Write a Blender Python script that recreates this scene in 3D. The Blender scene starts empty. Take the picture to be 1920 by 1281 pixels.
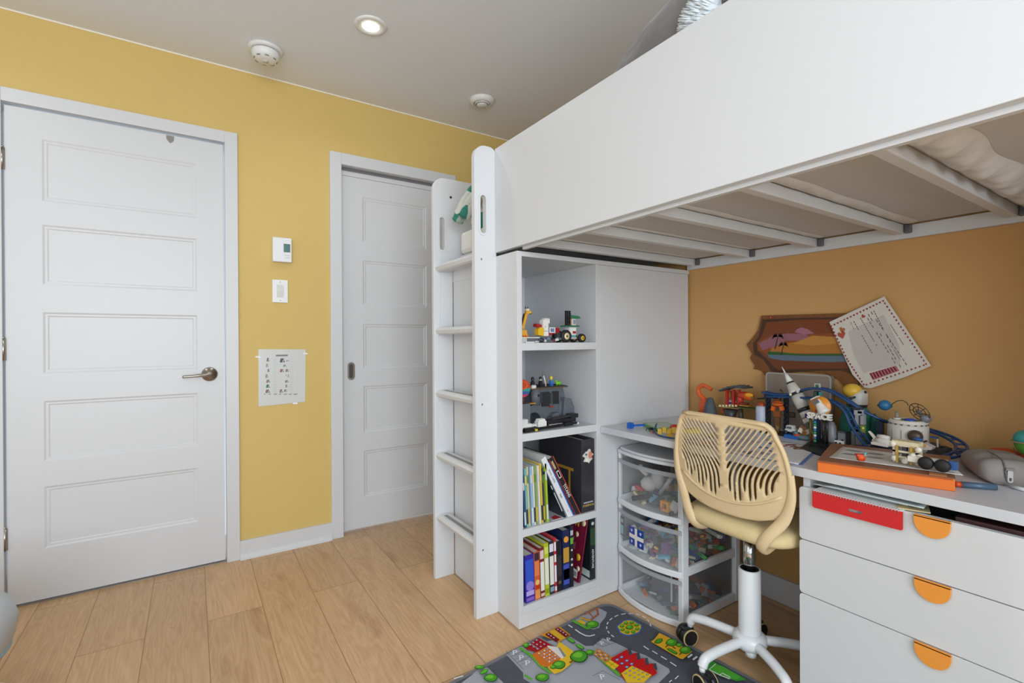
import bpy, bmesh, math, random
from mathutils import Matrix, Vector
from mathutils.geometry import tessellate_polygon, delaunay_2d_cdt
random.seed(7)
C = bpy.context.scene.collection
PI = math.pi
# ------------------------------------------------------------------ camera
CAM = Vector((0.0112, -2.7576, 1.076))
yaw, pitch, roll, FPX = 0.5806, -0.0023, -0.0052, 913.3
_F = Vector((math.sin(yaw), math.cos(yaw), 0)); _R = Vector((math.cos(yaw), -math.sin(yaw), 0)); _U = Vector((0, 0, 1))
_f2 = _F*math.cos(pitch)+_U*math.sin(pitch); _u2 = -_F*math.sin(pitch)+_U*math.cos(pitch)
_r3 = _R*math.cos(roll)+_u2*math.sin(roll); _u3 = -_R*math.sin(roll)+_u2*math.cos(roll)
cd = bpy.data.cameras.new('camera'); cam = bpy.data.objects.new('camera', cd); C.objects.link(cam)
cd.sensor_width = 36; cd.lens = 36*FPX/1920; cd.clip_start = .02; cd.clip_end = 60
m = Matrix((( _r3.x, _u3.x, -_f2.x, CAM.x), (_r3.y, _u3.y, -_f2.y, CAM.y), (_r3.z, _u3.z, -_f2.z, CAM.z), (0, 0, 0, 1)))
cam.matrix_world = m
bpy.context.scene.camera = cam
def at(u, v, ax, val):
    "point of the photo measured on a known plane of the room"
    d = _r3*((u-960)/FPX)+_u3*((640.5-v)/FPX)+_f2
    i = 'XYZ'.index(ax)
    return CAM+d*((val-CAM[i])/d[i])
# ------------------------------------------------------------------ world, light, exposure
w = bpy.data.worlds.new('world'); bpy.context.scene.world = w; w.use_nodes = True
w.node_tree.nodes['Background'].inputs[0].default_value = (.75, .87, 1, 1)
w.node_tree.nodes['Background'].inputs[1].default_value = 1.2
vs = bpy.context.scene.view_settings
vs.view_transform = 'Standard'; vs.look = 'None'; vs.gamma = 1; vs.use_curve_mapping = False
vs.exposure = 0.08
def area(name, loc, rot, sx, sy, power, col=(1, 1, 1)):
    l = bpy.data.lights.new(name, 'AREA'); l.shape = 'RECTANGLE'; l.size = sx; l.size_y = sy; l.energy = power; l.color = col
    o = bpy.data.objects.new(name, l); C.objects.link(o); o.location = loc; o.rotation_euler = rot
    return o
H = 2.4237          # ceiling height
XL, XR, YB = -2.2, 2.022, -4.7   # left wall, right wall, wall behind the camera
# daylight just inside the two window openings (rear wall and left wall)
area('daylight_rear', (-.5, YB+.03, 1.35), (PI/2, 0, 0), 2.3, 1.6, 88, (.86, .94, 1))
area('daylight_left', (XL+.03, -2.4, 1.4), (PI/2, 0, -PI/2), 1.7, 1.5, 4, (.80, .91, 1))
SPOTS = [(.655, -.69), (-.75, -.69), (-.9, -3.3), (.25, -3.3)]   # recessed ceiling lights (last three added, unseen), lamp power set in their builder
SPOT_W = 1.6
# ------------------------------------------------------------------ materials
_m = {}
def lin(c): return c/12.92 if c <= .04045 else ((c+.055)/1.055)**2.4
def rgb(h):
    h = h.lstrip('#'); return tuple(lin(int(h[i:i+2], 16)/255) for i in (0, 2, 4))+(1,)
def mat(hexc, rough=.5, metal=0, noise=0, scale=40, bump=0, spec=.5, name=None, emit=0, sheen=0):
    key = (hexc, rough, metal, noise, scale, bump, spec, name, emit)
    if key in _m: return _m[key]
    mt = bpy.data.materials.new(name or 'm_'+hexc.strip('#')); mt.use_nodes = True
    nt = mt.node_tree; b = nt.nodes['Principled BSDF']
    b.inputs['Base Color'].default_value = rgb(hexc); b.inputs['Roughness'].default_value = rough
    b.inputs['Metallic'].default_value = metal; b.inputs['Specular IOR Level'].default_value = spec
    if sheen: b.inputs['Sheen Weight'].default_value = sheen
    if emit:
        b.inputs['Emission Color'].default_value = rgb(hexc); b.inputs['Emission Strength'].default_value = emit
    if noise or bump:
        tc = nt.nodes.new('ShaderNodeTexCoord'); n = nt.nodes.new('ShaderNodeTexNoise'); n.inputs['Scale'].default_value = scale
        n.inputs['Detail'].default_value = 4
        nt.links.new(tc.outputs['Object'], n.inputs['Vector'])
        if noise:
            mx = nt.nodes.new('ShaderNodeMix'); mx.data_type = 'RGBA'
            c = rgb(hexc)
            mx.inputs[6].default_value = tuple(x*(1-noise) for x in c[:3])+(1,)
            mx.inputs[7].default_value = tuple(min(1, x*(1+noise)) for x in c[:3])+(1,)
            nt.links.new(n.outputs[0], mx.inputs[0]); nt.links.new(mx.outputs[2], b.inputs['Base Color'])
        if bump:
            bp = nt.nodes.new('ShaderNodeBump'); bp.inputs['Strength'].default_value = bump; bp.inputs['Distance'].default_value = .002
            nt.links.new(n.outputs[0], bp.inputs['Height']); nt.links.new(bp.outputs[0], b.inputs['Normal'])
    _m[key] = mt; return mt
def K(hexc): return mat(hexc, .4)                     # plain plastic / ink colour
def clear(hexc, fac, rough=.25, name='clear_plastic'):
    key = ('clear', hexc, fac)
    if key in _m: return _m[key]
    mt = bpy.data.materials.new(name); mt.use_nodes = True; nt = mt.node_tree
    b = nt.nodes['Principled BSDF']; b.inputs['Base Color'].default_value = rgb(hexc); b.inputs['Roughness'].default_value = rough
    t = nt.nodes.new('ShaderNodeBsdfTransparent'); mx = nt.nodes.new('ShaderNodeMixShader'); mx.inputs[0].default_value = fac
    n = nt.nodes.new('ShaderNodeTexNoise'); n.inputs['Scale'].default_value = 9
    mp = nt.nodes.new('ShaderNodeMapRange'); mp.inputs[3].default_value = fac*.75; mp.inputs[4].default_value = fac*1.25
    tc = nt.nodes.new('ShaderNodeTexCoord'); nt.links.new(tc.outputs['Object'], n.inputs['Vector'])
    nt.links.new(n.outputs[0], mp.inputs[0]); nt.links.new(mp.outputs[0], mx.inputs[0])
    nt.links.new(t.outputs[0], mx.inputs[1]); nt.links.new(b.outputs[0], mx.inputs[2])
    nt.links.new(mx.outputs[0], nt.nodes['Material Output'].inputs['Surface'])
    _m[key] = mt; return mt
def wood_floor():
    mt = bpy.data.materials.new('oak_laminate'); mt.use_nodes = True; nt = mt.node_tree; N = nt.nodes.new; L = nt.links.new
    b = nt.nodes['Principled BSDF']; b.inputs['Roughness'].default_value = .42
    tc = N('ShaderNodeTexCoord'); sp = N('ShaderNodeSeparateXYZ'); L(tc.outputs['Object'], sp.inputs[0])
    ax = N('ShaderNodeMath'); ax.operation = 'ADD'; ax.inputs[1].default_value = -.0530+.192*20; L(sp.outputs[0], ax.inputs[0])
    ay = N('ShaderNodeMath'); ay.operation = 'ADD'; ay.inputs[1].default_value = 10.35; L(sp.outputs[1], ay.inputs[0])
    cb = N('ShaderNodeCombineXYZ'); L(ay.outputs[0], cb.inputs[0]); L(ax.outputs[0], cb.inputs[1])
    br = N('ShaderNodeTexBrick'); br.offset = .37; br.offset_frequency = 2; L(cb.outputs[0], br.inputs['Vector'])
    br.inputs['Color1'].default_value = (0, 0, 0, 1); br.inputs['Color2'].default_value = (1, 1, 1, 1); br.inputs['Mortar'].default_value = (.5, .5, .5, 1)
    br.inputs['Scale'].default_value = 1; br.inputs['Mortar Size'].default_value = .0011; br.inputs['Mortar Smooth'].default_value = .3
    br.inputs['Brick Width'].default_value = 1.285; br.inputs['Row Height'].default_value = .192
    # per-plank shift of the grain
    sh = N('ShaderNodeVectorMath'); sh.operation = 'MULTIPLY_ADD'; sh.inputs[1].default_value = (7, 13, 3)
    L(br.outputs['Color'], sh.inputs[0]); L(tc.outputs['Object'], sh.inputs[2])
    mp = N('ShaderNodeMapping'); mp.inputs['Scale'].default_value = (9, 1.1, 1); L(sh.outputs[0], mp.inputs[0])
    n1 = N('ShaderNodeTexNoise'); n1.inputs['Scale'].default_value = 1.3; n1.inputs['Detail'].default_value = 3; n1.inputs['Distortion'].default_value = .6; L(mp.outputs[0], n1.inputs[0])
    mu = N('ShaderNodeMath'); mu.operation = 'MULTIPLY'; mu.inputs[1].default_value = 26; L(n1.outputs[0], mu.inputs[0])
    fr = N('ShaderNodeMath'); fr.operation = 'PINGPONG'; fr.inputs[1].default_value = 1; L(mu.outputs[0], fr.inputs[0])
    mp2 = N('ShaderNodeMapping'); mp2.inputs['Scale'].default_value = (140, 5, 1); L(sh.outputs[0], mp2.inputs[0])
    n2 = N('ShaderNodeTexNoise'); n2.inputs['Scale'].default_value = 1; n2.inputs['Detail'].default_value = 5; L(mp2.outputs[0], n2.inputs[0])
    mp3 = N('ShaderNodeMapping'); mp3.inputs['Scale'].default_value = (10, 2.6, 1); L(sh.outputs[0], mp3.inputs[0])
    n3 = N('ShaderNodeTexNoise'); n3.inputs['Scale'].default_value = 1; n3.inputs['Detail'].default_value = 2; L(mp3.outputs[0], n3.inputs[0])
    a = N('ShaderNodeMix'); a.data_type = 'RGBA'; a.inputs[6].default_value = rgb('#e0b88c'); a.inputs[7].default_value = rgb('#d4aa7d')
    L(fr.outputs[0], a.inputs[0])
    c = N('ShaderNodeMix'); c.data_type = 'RGBA'; c.blend_type = 'MULTIPLY'; c.inputs[0].default_value = .34
    L(a.outputs[2], c.inputs[6]); L(n2.outputs[0], c.inputs[7])
    e = N('ShaderNodeValToRGB'); e.color_ramp.elements[0].position = .25; e.color_ramp.elements[0].color = (.5, .38, .3, 1)
    e.color_ramp.elements[1].position = .42; e.color_ramp.elements[1].color = (1, 1, 1, 1); L(n3.outputs[0], e.inputs[0])
    g = N('ShaderNodeMix'); g.data_type = 'RGBA'; g.blend_type = 'MULTIPLY'; g.inputs[0].default_value = .45
    L(c.outputs[2], g.inputs[6]); L(e.outputs[0], g.inputs[7])
    pv = N('ShaderNodeMapRange'); pv.inputs[3].default_value = .93; pv.inputs[4].default_value = 1.07; L(br.outputs['Color'], pv.inputs[0])
    hs = N('ShaderNodeHueSaturation'); L(pv.outputs[0], hs.inputs['Value']); L(g.outputs[2], hs.inputs['Color'])
    s = N('ShaderNodeMix'); s.data_type = 'RGBA'; s.inputs[7].default_value = rgb('#7d5a38'); L(br.outputs['Fac'], s.inputs[0]); L(hs.outputs[0], s.inputs[6])
    L(s.outputs[2], b.inputs['Base Color'])
    bm = N('ShaderNodeBump'); bm.inputs['Strength'].default_value = .15; bm.inputs['Distance'].default_value = .001
    L(n2.outputs[0], bm.inputs['Height']); L(bm.outputs[0], b.inputs['Normal'])
    return mt
WALL = mat('#d5b870', .75, noise=.02, scale=25, bump=.08, name='yellow_wall_paint')
CEIL = mat('#e6ebf1', .9, noise=.01, scale=30, bump=.05, name='ceiling_paint')
WHITE = mat('#d3d4d6', .38, noise=.008, scale=8, name='white_semi_gloss')
LAM = mat('#d6d7d9', .42, noise=.008, scale=6, name='white_laminate')
STEEL = mat('#a9a49c', .28, 1, name='brushed_nickel')
DARK = mat('#23211f', .6)
# ------------------------------------------------------------------ mesh building
PM = {}
class MB:
    def __init__(s): s.v = []; s.f = []; s.mi = []; s.sm = []; s.ms = []; s.M = Matrix()
    def idx(s, m):
        if isinstance(m, str): m = K(m)
        if m not in s.ms: s.ms.append(m)
        return s.ms.index(m)
    def add(s, vs, fs, m, smooth=False):
        o = len(s.v); s.v += [s.M @ Vector(p) for p in vs]; i = s.idx(m)
        for k, f in enumerate(fs):
            s.f.append([a+o for a in f]); s.mi.append(i); s.sm.append(smooth[k] if isinstance(smooth, list) else smooth)
        return s
    def box(s, x0, x1, y0, y1, z0, z1, m):
        x0, x1 = sorted((x0, x1)); y0, y1 = sorted((y0, y1)); z0, z1 = sorted((z0, z1))
        return s.add([(x0, y0, z0), (x1, y0, z0), (x1, y1, z0), (x0, y1, z0), (x0, y0, z1), (x1, y0, z1), (x1, y1, z1), (x0, y1, z1)],
                     [(0, 3, 2, 1), (4, 5, 6, 7), (0, 1, 5, 4), (1, 2, 6, 5), (2, 3, 7, 6), (3, 0, 4, 7)], m)
    def bxc(s, c, d, m, rz=0, rx=0, ry=0):
        o = s.M; s.M = s.M @ Matrix.Translation(c) @ Matrix.Rotation(rz, 4, 'Z') @ Matrix.Rotation(ry, 4, 'Y') @ Matrix.Rotation(rx, 4, 'X')
        s.box(-d[0]/2, d[0]/2, -d[1]/2, d[1]/2, -d[2]/2, d[2]/2, m); s.M = o; return s
    def tube(s, pts, r, m, n=10, closed=False, flat=1.0, caps=True):
        pts = [Vector(p) for p in pts]; k = len(pts); vs = []; fs = []
        up = None
        for i, p in enumerate(pts):
            a = pts[(i-1) % k] if (closed or i) else p; b = pts[(i+1) % k] if (closed or i < k-1) else p
            t = (b-a).normalized()
            if up is None:
                up = Vector((0, 0, 1)) if abs(t.z) < .9 else Vector((1, 0, 0))
            x = (up-t*up.dot(t)).normalized(); y = t.cross(x); up = x
            rr = r[i] if isinstance(r, (list, tuple)) else r
            for j in range(n):
                th = 2*PI*j/n; vs.append(p+x*(rr*math.cos(th)*flat)+y*(rr*math.sin(th)))
        for i in range(k if closed else k-1):
            for j in range(n):
                fs.append((i*n+j, i*n+(j+1) % n, ((i+1) % k)*n+(j+1) % n, ((i+1) % k)*n+j))
        sm = [True]*len(fs)
        if caps and not closed:
            fs += [tuple(reversed(range(n))), tuple(range((k-1)*n, k*n))]; sm += [False, False]
        return s.add(vs, fs, m, sm)
    def cyl(s, p0, p1, r, m, r1=None, n=20): return s.tube([p0, p1], [r, r if r1 is None else r1], m, n)
    def lathe(s, prof, m, c=(0, 0, 0), n=24, axis='Z', smooth=True):
        vs = []; fs = []
        for r, z in prof:
            for j in range(n):
                th = 2*PI*j/n; q = (max(r, 1e-5)*math.cos(th), max(r, 1e-5)*math.sin(th), z)
                if axis == 'Y': q = (q[0], q[2], q[1])
                if axis == 'X': q = (q[2], q[0], q[1])
                vs.append((q[0]+c[0], q[1]+c[1], q[2]+c[2]))
        for i in range(len(prof)-1):
            for j in range(n): fs.append((i*n+j, i*n+(j+1) % n, (i+1)*n+(j+1) % n, (i+1)*n+j))
        return s.add(vs, fs, m, smooth)
    def sph(s, c, r, m, n=14, lump=0):
        if not isinstance(r, (tuple, list)): r = (r, r, r)
        vs = []; fs = []; rn = random.Random(int(c[0]*1e4)+int(c[1]*1e3))
        for i in range(n+1):
            ph = -PI/2+PI*i/n
            for j in range(n*2):
                th = PI*j/n; k = 1+lump*rn.uniform(-1, 1)
                vs.append((c[0]+k*r[0]*math.cos(ph)*math.cos(th), c[1]+k*r[1]*math.cos(ph)*math.sin(th), c[2]+k*r[2]*math.sin(ph)))
        for i in range(n):
            for j in range(2*n): fs.append((i*2*n+j, i*2*n+(j+1) % (2*n), (i+1)*2*n+(j+1) % (2*n), (i+1)*2*n+j))
        return s.add(vs, fs, m, True)
    def prism(s, loops, plane, lo, hi, m, side=None):
        "polygon (first loop) with holes, in a plane XY/XZ/YZ, extruded along the third axis"
        if not isinstance(loops[0][0], (tuple, list)): loops = [loops]
        P = {'XY': lambda a, b, c: (a, b, c), 'XZ': lambda a, b, c: (a, c, b), 'YZ': lambda a, b, c: (c, a, b)}[plane]
        flat = [p for l in loops for p in l]; n = len(flat)
        tr = tessellate_polygon([[Vector((p[0], p[1], 0)) for p in l] for l in loops])
        vs = [P(a, b, lo) for a, b in flat]+[P(a, b, hi) for a, b in flat]
        fs = [tuple(t) for t in tr]+[tuple(n+i for i in reversed(t)) for t in tr]; q = []; o = 0
        for l in loops:
            k = len(l)
            for i in range(k): q.append((o+i, o+(i+1) % k, n+o+(i+1) % k, n+o+i))
            o += k
        s.add(vs, fs, m); return s.add(vs, q, side or m)
    def text(s, txt, size, m, M, depth=.0004, align='CENTER'):
        cu = bpy.data.curves.new('t', 'FONT'); cu.body = txt; cu.size = size; cu.extrude = depth; cu.align_x = align; cu.align_y = 'CENTER'; cu.resolution_u = 2
        o = bpy.data.objects.new('t', cu); C.objects.link(o)
        me = bpy.data.meshes.new_from_object(o)
        old = s.M; s.M = s.M @ M
        s.add([v.co[:] for v in me.vertices], [tuple(p.vertices) for p in me.polygons], m); s.M = old
        bpy.data.objects.remove(o); bpy.data.curves.remove(cu); bpy.data.meshes.remove(me); return s
    def brick(s, x, y, z, dx, dy, dz, m, st=True):
        s.box(x, x+dx, y, y+dy, z, z+dz, m)
        if st:
            nx = max(1, round(dx/.008)); ny = max(1, round(dy/.008))
            if nx*ny <= 40:
                for i in range(nx):
                    for j in range(ny):
                        s.tube([(x+(i+.5)*dx/nx, y+(j+.5)*dy/ny, z+dz), (x+(i+.5)*dx/nx, y+(j+.5)*dy/ny, z+dz+.0018)], .0024, m, 8)
        return s
    def build(s, name, parent=None, label=None, cat=None, group=None, kind=None, bevel=0, seg=2):
        if parent is not None: base = PM[parent]
        else:
            xs = [v.x for v in s.v]; ys = [v.y for v in s.v]; zs = [v.z for v in s.v]
            base = Matrix.Translation(((min(xs)+max(xs))/2, (min(ys)+max(ys))/2, min(zs)))
        if parent is not None and parent.parent is not None: pass
        inv = base.inverted()
        me = bpy.data.meshes.new(name); me.from_pydata([inv @ v for v in s.v], [], s.f)
        for mm in s.ms: me.materials.append(mm)
        me.polygons.foreach_set('material_index', s.mi); me.polygons.foreach_set('use_smooth', s.sm)
        bm = bmesh.new(); bm.from_mesh(me); bmesh.ops.remove_doubles(bm, verts=bm.verts, dist=1e-6); bmesh.ops.recalc_face_normals(bm, faces=bm.faces); bm.to_mesh(me); bm.free()
        me.update()
        o = bpy.data.objects.new(name, me); C.objects.link(o)
        if parent is not None: o.parent = parent; PM[o] = base
        else: o.matrix_world = base; PM[o] = base
        if label: o['label'] = label
        if cat: o['category'] = cat
        if group: o['group'] = group
        if kind: o['kind'] = kind
        if bevel:
            b = o.modifiers.new('bevel', 'BEVEL'); b.width = bevel; b.segments = seg; b.limit_method = 'ANGLE'; b.angle_limit = math.radians(40)
        return o
def thing(name, label, cat, loc, rz=0, group=None):
    o = bpy.data.objects.new(name, None); C.objects.link(o); o.empty_display_size = .05
    o.location = loc; o.rotation_euler = (0, 0, rz)
    o['label'] = label; o['category'] = cat
    if group: o['group'] = group
    PM[o] = Matrix.Translation(loc) @ Matrix.Rotation(rz, 4, 'Z'); return o
def Fr(loc, rz=0, rx=0, ry=0): return Matrix.Translation(loc) @ Matrix.Rotation(rz, 4, 'Z') @ Matrix.Rotation(ry, 4, 'Y') @ Matrix.Rotation(rx, 4, 'X')
def rrect(x0, x1, y0, y1, r, n=6):
    if not isinstance(r, (list, tuple)): r = [r]*4
    out = []
    for (cx, cy, a, rr) in ((x1-r[0], y1-r[0], 0, r[0]), (x0+r[1], y1-r[1], 90, r[1]), (x0+r[2], y0+r[2], 180, r[2]), (x1-r[3], y0+r[3], 270, r[3])):
        if rr < 1e-4: out.append((cx, cy)); continue
        for i in range(n+1):
            t = math.radians(a+90*i/n); out.append((cx+rr*math.cos(t), cy+rr*math.sin(t)))
    return out
def ell(cx, cy, rx, ry, n=24, a=0):
    return [(cx+rx*math.cos(2*PI*i/n)*math.cos(a)-ry*math.sin(2*PI*i/n)*math.sin(a), cy+rx*math.cos(2*PI*i/n)*math.sin(a)+ry*math.sin(2*PI*i/n)*math.cos(a)) for i in range(n)]
def smoothp(pts, k=6):
    "Catmull-Rom through the points"
    pts = [Vector(p) for p in pts]; out = []
    for i in range(len(pts)-1):
        p0 = pts[max(i-1, 0)]; p1 = pts[i]; p2 = pts[i+1]; p3 = pts[min(i+2, len(pts)-1)]
        for j in range(k):
            t = j/k; out.append(.5*((2*p1)+(p2-p0)*t+(2*p0-5*p1+4*p2-p3)*t*t+(3*p1-p0-3*p2+p3)*t**3))
    out.append(pts[-1]); return out
# frames for text / flat art on vertical faces
def wallY(x, y, z): return Matrix(((1, 0, 0, x), (0, 0, -1, y), (0, 1, 0, z), (0, 0, 0, 1)))      # faces -Y
def wallX(x, y, z): return Matrix(((0, 0, -1, x), (-1, 0, 0, y), (0, 1, 0, z), (0, 0, 0, 1)))     # faces -X
# ------------------------------------------------------------------ room shell
b = MB(); b.box(XL, XR, YB, .4, -.06, 0, wood_floor()); b.build('floor', kind='structure').location
fl = bpy.data.objects['floor']
# keep plank coordinates equal to room coordinates
for v in fl.data.vertices: v.co += Vector(fl.location)
fl.location = (0, 0, 0)
MB().box(XL-.1, XR+.1, YB-.1, .4, H, H+.1, CEIL).build('ceiling', kind='structure')
# far wall with two door openings
D1 = (-.628, .150, 2.050); D2 = (.697, 1.338, 2.052)
b = MB()
b.box(XL, D1[0], 0, .12, 0, H, WALL); b.box(D1[1], D2[0], 0, .12, 0, H, WALL); b.box(D2[1], XR, 0, .12, 0, H, WALL)
b.box(D1[0], D1[1], 0, .12, D1[2], H, WALL); b.box(D2[0], D2[1], 0, .12, D2[2], H, WALL)
b.build('wall_back', kind='structure')
MB().box(XR, XR+.1, YB, .12, 0, H, mat('#cfa064', .75, noise=.02, scale=25, bump=.08, name='right_wall_paint')).build('wall_right', kind='structure')  # more orange and darker than the far wall
# left wall and front wall, each with a window opening
WALL2 = mat('#d2d2d0', .8, noise=.01, scale=25, bump=.05, name='white_bounce_paint')  # unseen walls, made white to bounce more light into the room
def wall_with_hole(name, axis, pos, thick, a0, a1, h0, h1, z0, z1):
    b = MB()
    for (p, q, zz0, zz1) in ((a0, h0, 0, H), (h1, a1, 0, H), (h0, h1, 0, z0), (h0, h1, z1, H)):
        if axis == 'X': b.box(pos, pos+thick, p, q, zz0, zz1, WALL2)
        else: b.box(p, q, pos, pos+thick, zz0, zz1, WALL2)
    b.build(name, kind='structure')
wall_with_hole('wall_left', 'X', XL-.1, .1, YB, .12, -3.3, -1.5, .65, 2.15)
wall_with_hole('wall_front', 'Y', YB-.1, .1, XL, XR, -1.7, .7, .5, 2.15)
b = MB()
for (p, q) in ((-1.7, -1.65), (.65, .7), (-.525, -.475)): b.box(p, q, YB-.07, YB-.03, .5, 2.15, WHITE)
for (p, q) in ((.5, .55), (2.1, 2.15)): b.box(-1.7, .7, YB-.07, YB-.03, p, q, WHITE)
b.build('window_1', kind='structure')
b = MB()
for (p, q) in ((-3.3, -3.25), (-1.55, -1.5), (-2.425, -2.375)): b.box(XL-.07, XL-.03, p, q, .65, 2.15, WHITE)
for (p, q) in ((.65, .7), (2.1, 2.15)): b.box(XL-.07, XL-.03, -3.3, -1.5, p, q, WHITE)
b.build('window_2', kind='structure')
MB().box(XL, XR, -.004, 0, H-.006, H, mat('#f2ead8', .6)).build('trim_1', kind='structure')
# casings
def casing(name, x0, x1, zt, wd):
    b = MB(); t = .013
    b.box(x0-wd, x0, -t, 0, 0, zt+wd, WHITE); b.box(x1, x1+wd, -t, 0, 0, zt+wd, WHITE); b.box(x0, x1, -t, 0, zt, zt+wd, WHITE)
    b.box(x0-.003, x0, 0, .118, 0, zt, WHITE); b.box(x0, x1, 0, .118, zt, zt+.003, WHITE); b.box(x1, x1+.003, 0, .118, 0, zt, WHITE)
    return b
b = casing('c', -.624, .147, 2.047, .055); b.build('trim_2', kind='structure', bevel=.002)
b = casing('c', .700, 1.335, 2.048, .062); b.build('trim_3', kind='structure', bevel=.002)
b = MB(); b.box(.705, 1.33, .032, .075, 2.004, 2.03, WHITE); b.box(.705, 1.33, .036, .07, 2.03, 2.046, mat('#77767a', .5)); b.build('trim_4', kind='structure')
# baseboards
def baseb(name, x0, x1):
    b = MB(); b.box(x0, x1, -.011, 0, 0, .091, WHITE)
    b.add([(x0, -.011, .024), (x1, -.011, .024), (x1, -.024, .012), (x0, -.024, .012), (x0, -.026, 0), (x1, -.026, 0), (x0, -.011, 0), (x1, -.011, 0)],
          [(0, 1, 2, 3), (3, 2, 5, 4), (0, 3, 4, 6), (1, 7, 5, 2), (0, 6, 7, 1), (4, 5, 7, 6)], WHITE)
    b.build(name, kind='structure')
baseb('baseboard_back', .202, .638)
MB().box(1.398, XR, -.012, 0, 0, .091, WHITE).build('baseboard_back_right', kind='structure')
MB().box(XL, -.686, -.012, 0, 0, .091, WHITE).build('baseboard_back_left', kind='structure')
MB().box(XR-.012, XR, YB, -.012, 0, .1, WHITE).build('baseboard_right', kind='structure')
MB().box(XL, XL+.012, YB, -.012, 0, .1, WHITE).build('baseboard_left', kind='structure')
# ------------------------------------------------------------------ doors
def panel_door(x0, x1, y, z0, z1, px0, px1, zs, th=.036):
    b = MB(); zs = sorted(zs)
    # stiles and rails
    b.box(x0, px0, y, y+th, z0, z1, WHITE); b.box(px1, x1, y, y+th, z0, z1, WHITE)
    edges = [z0]+[e for p in zs for e in p]+[z1]
    for i in range(0, len(edges), 2): b.box(px0, px1, y, y+th, edges[i], edges[i+1], WHITE)
    for (a, c) in zs:
        rings = [(0, 0), (.007, .0035), (.014, .0035), (.019, .006)]
        vs = []
        for (ins, d) in rings: vs += [(px0+ins, y+d, a+ins), (px1-ins, y+d, a+ins), (px1-ins, y+d, c-ins), (px0+ins, y+d, c-ins)]
        fs = [(k*4+i, k*4+(i+1) % 4, k*4+4+(i+1) % 4, k*4+4+i) for k in range(3) for i in range(4)]+[(12, 13, 14, 15)]
        b.add(vs, fs, WHITE); b.box(px0, px1, y+th-.004, y+th, a, c, WHITE)
    return b
PZ1 = [(.222, .478), (.583, .834), (.948, 1.203), (1.317, 1.567), (1.665, 1.922)]
d = bpy.data.objects.new('door_1', None); C.objects.link(d); d['kind'] = 'structure'; PM[d] = Matrix()
panel_door(-.617, .140, 0.0, .013, 2.035, -.507, .031, PZ1).build('door_slab', d)
h = MB(); h.lathe([(0, -.058), (.012, -.058), (.014, -.05), (.012, -.012), (.030, -.010), (.034, -.003), (.034, 0)], STEEL, (.079, 0, .921), 28, 'Y')
h.tube(smoothp([(.079, -.048, .921), (.055, -.053, .921), (.02, -.056, .918), (-.028, -.055, .915)]), [.0115]*6+[.0105]*6+[.009]*6+[.008], STEEL, 12, flat=.75)
h.build('door_handle', d)
for z in (.285, 1.05, 1.818):
    h = MB(); h.cyl((-.6225, -.006, z-.044), (-.6225, -.006, z+.044), .0065, STEEL)
    h.box(-.629, -.6155, -.0015, .0005, z-.044, z+.044, STEEL); h.sph((-.6225, -.006, z+.047), .006, STEEL, 6); h.build('hinge', d)
s = MB(); s.prism([(-.085, 2.033), (-.055, 2.033), (-.057, 2.012), (-.068, 2.0), (-.071, 2.0), (-.084, 2.015)], 'XZ', -.003, .0, mat('#8e8a86', .8)); s.build('door_bumper', d)
MB().box(-.62, .143, .0, .05, .0, .006, mat('#9c9186', .4, .6, noise=.2, scale=60)).build('trim_5', kind='structure')
d = bpy.data.objects.new('door_2', None); C.objects.link(d); d['kind'] = 'structure'; PM[d] = Matrix()
PZ2 = [(.185, .450), (.555, .819), (.918, 1.175), (1.280, 1.538), (1.641, 1.897)]
panel_door(.706, 1.334, .032, .014, 2.002, .826, 1.215, PZ2).build('door_slab', d)
h = MB(); h.prism([rrect(.737, .777, .858, .958, .02), rrect(.745, .769, .868, .948, .012)], 'XZ', .028, .0318, STEEL)
h.prism(rrect(.745, .769, .868, .948, .012), 'XZ', .0308, .0318, mat('#5f5c58', .35, .9)); h.build('pull_handle', d)
# ------------------------------------------------------------------ wall controls and ceiling fittings
t = thing('thermostat', 'white square thermostat with small grey screen on yellow wall above light switch', 'thermostat', (.398, -.0005, 1.484))
MB().box(.354, .444, -.027, -.0005, 1.484, 1.609, mat('#e9e9ea', .35)).build('housing', t, bevel=.004)
MB().box(.405, .436, -.0278, -.0268, 1.535, 1.578, mat('#5d7b7c', .2)).build('screen', t, label='grey green display')
b = MB()
for i in range(2): b.box(.41, .434, -.0282, -.0268, 1.505+.012*i, 1.511+.012*i, mat('#d6d6d8', .4))
b.build('button', t)
t = thing('light_switch', 'white rocker light switch on yellow wall between thermostat and paper chart', 'light switch', (.390, -.0005, 1.277))
MB().box(.354, .427, -.0065, -.0005, 1.277, 1.394, mat('#eeeeef', .2)).build('face_plate', t, bevel=.002)
b = MB(); b.add([(.3745, -.0065, 1.303), (.4065, -.0065, 1.303), (.4065, -.0115, 1.336), (.3745, -.0115, 1.336), (.3745, -.0075, 1.368), (.4065, -.0075, 1.368), (.3745, -.006, 1.303), (.4065, -.006, 1.303), (.3745, -.006, 1.368), (.4065, -.006, 1.368)],
                [(0, 1, 2, 3), (3, 2, 5, 4), (0, 3, 4, 8, 6), (1, 7, 9, 5, 2), (4, 5, 9, 8), (0, 6, 7, 1)], mat('#d9d8d4', .3)); b.build('rocker', t)
for z in (1.288, 1.383): b = MB(); b.lathe([(0, -.008), (.003, -.0075), (.003, -.006)], mat('#c9c9cc', .3), (.3905, 0, z), 10, 'Y'); b.build('screw', t)
t = thing('laminated_chart', 'clear laminated paper chart with small pictures and tick boxes taped to yellow wall', 'paper', (.398, -.0005, .749))
b = MB(); b.prism([(.288, .749), (.508, .757), (.512, 1.034), (.289, 1.038)], 'XZ', -.0016, -.0005, mat('#d4d5d3', .16)); b.build('sheet', t)
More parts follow.
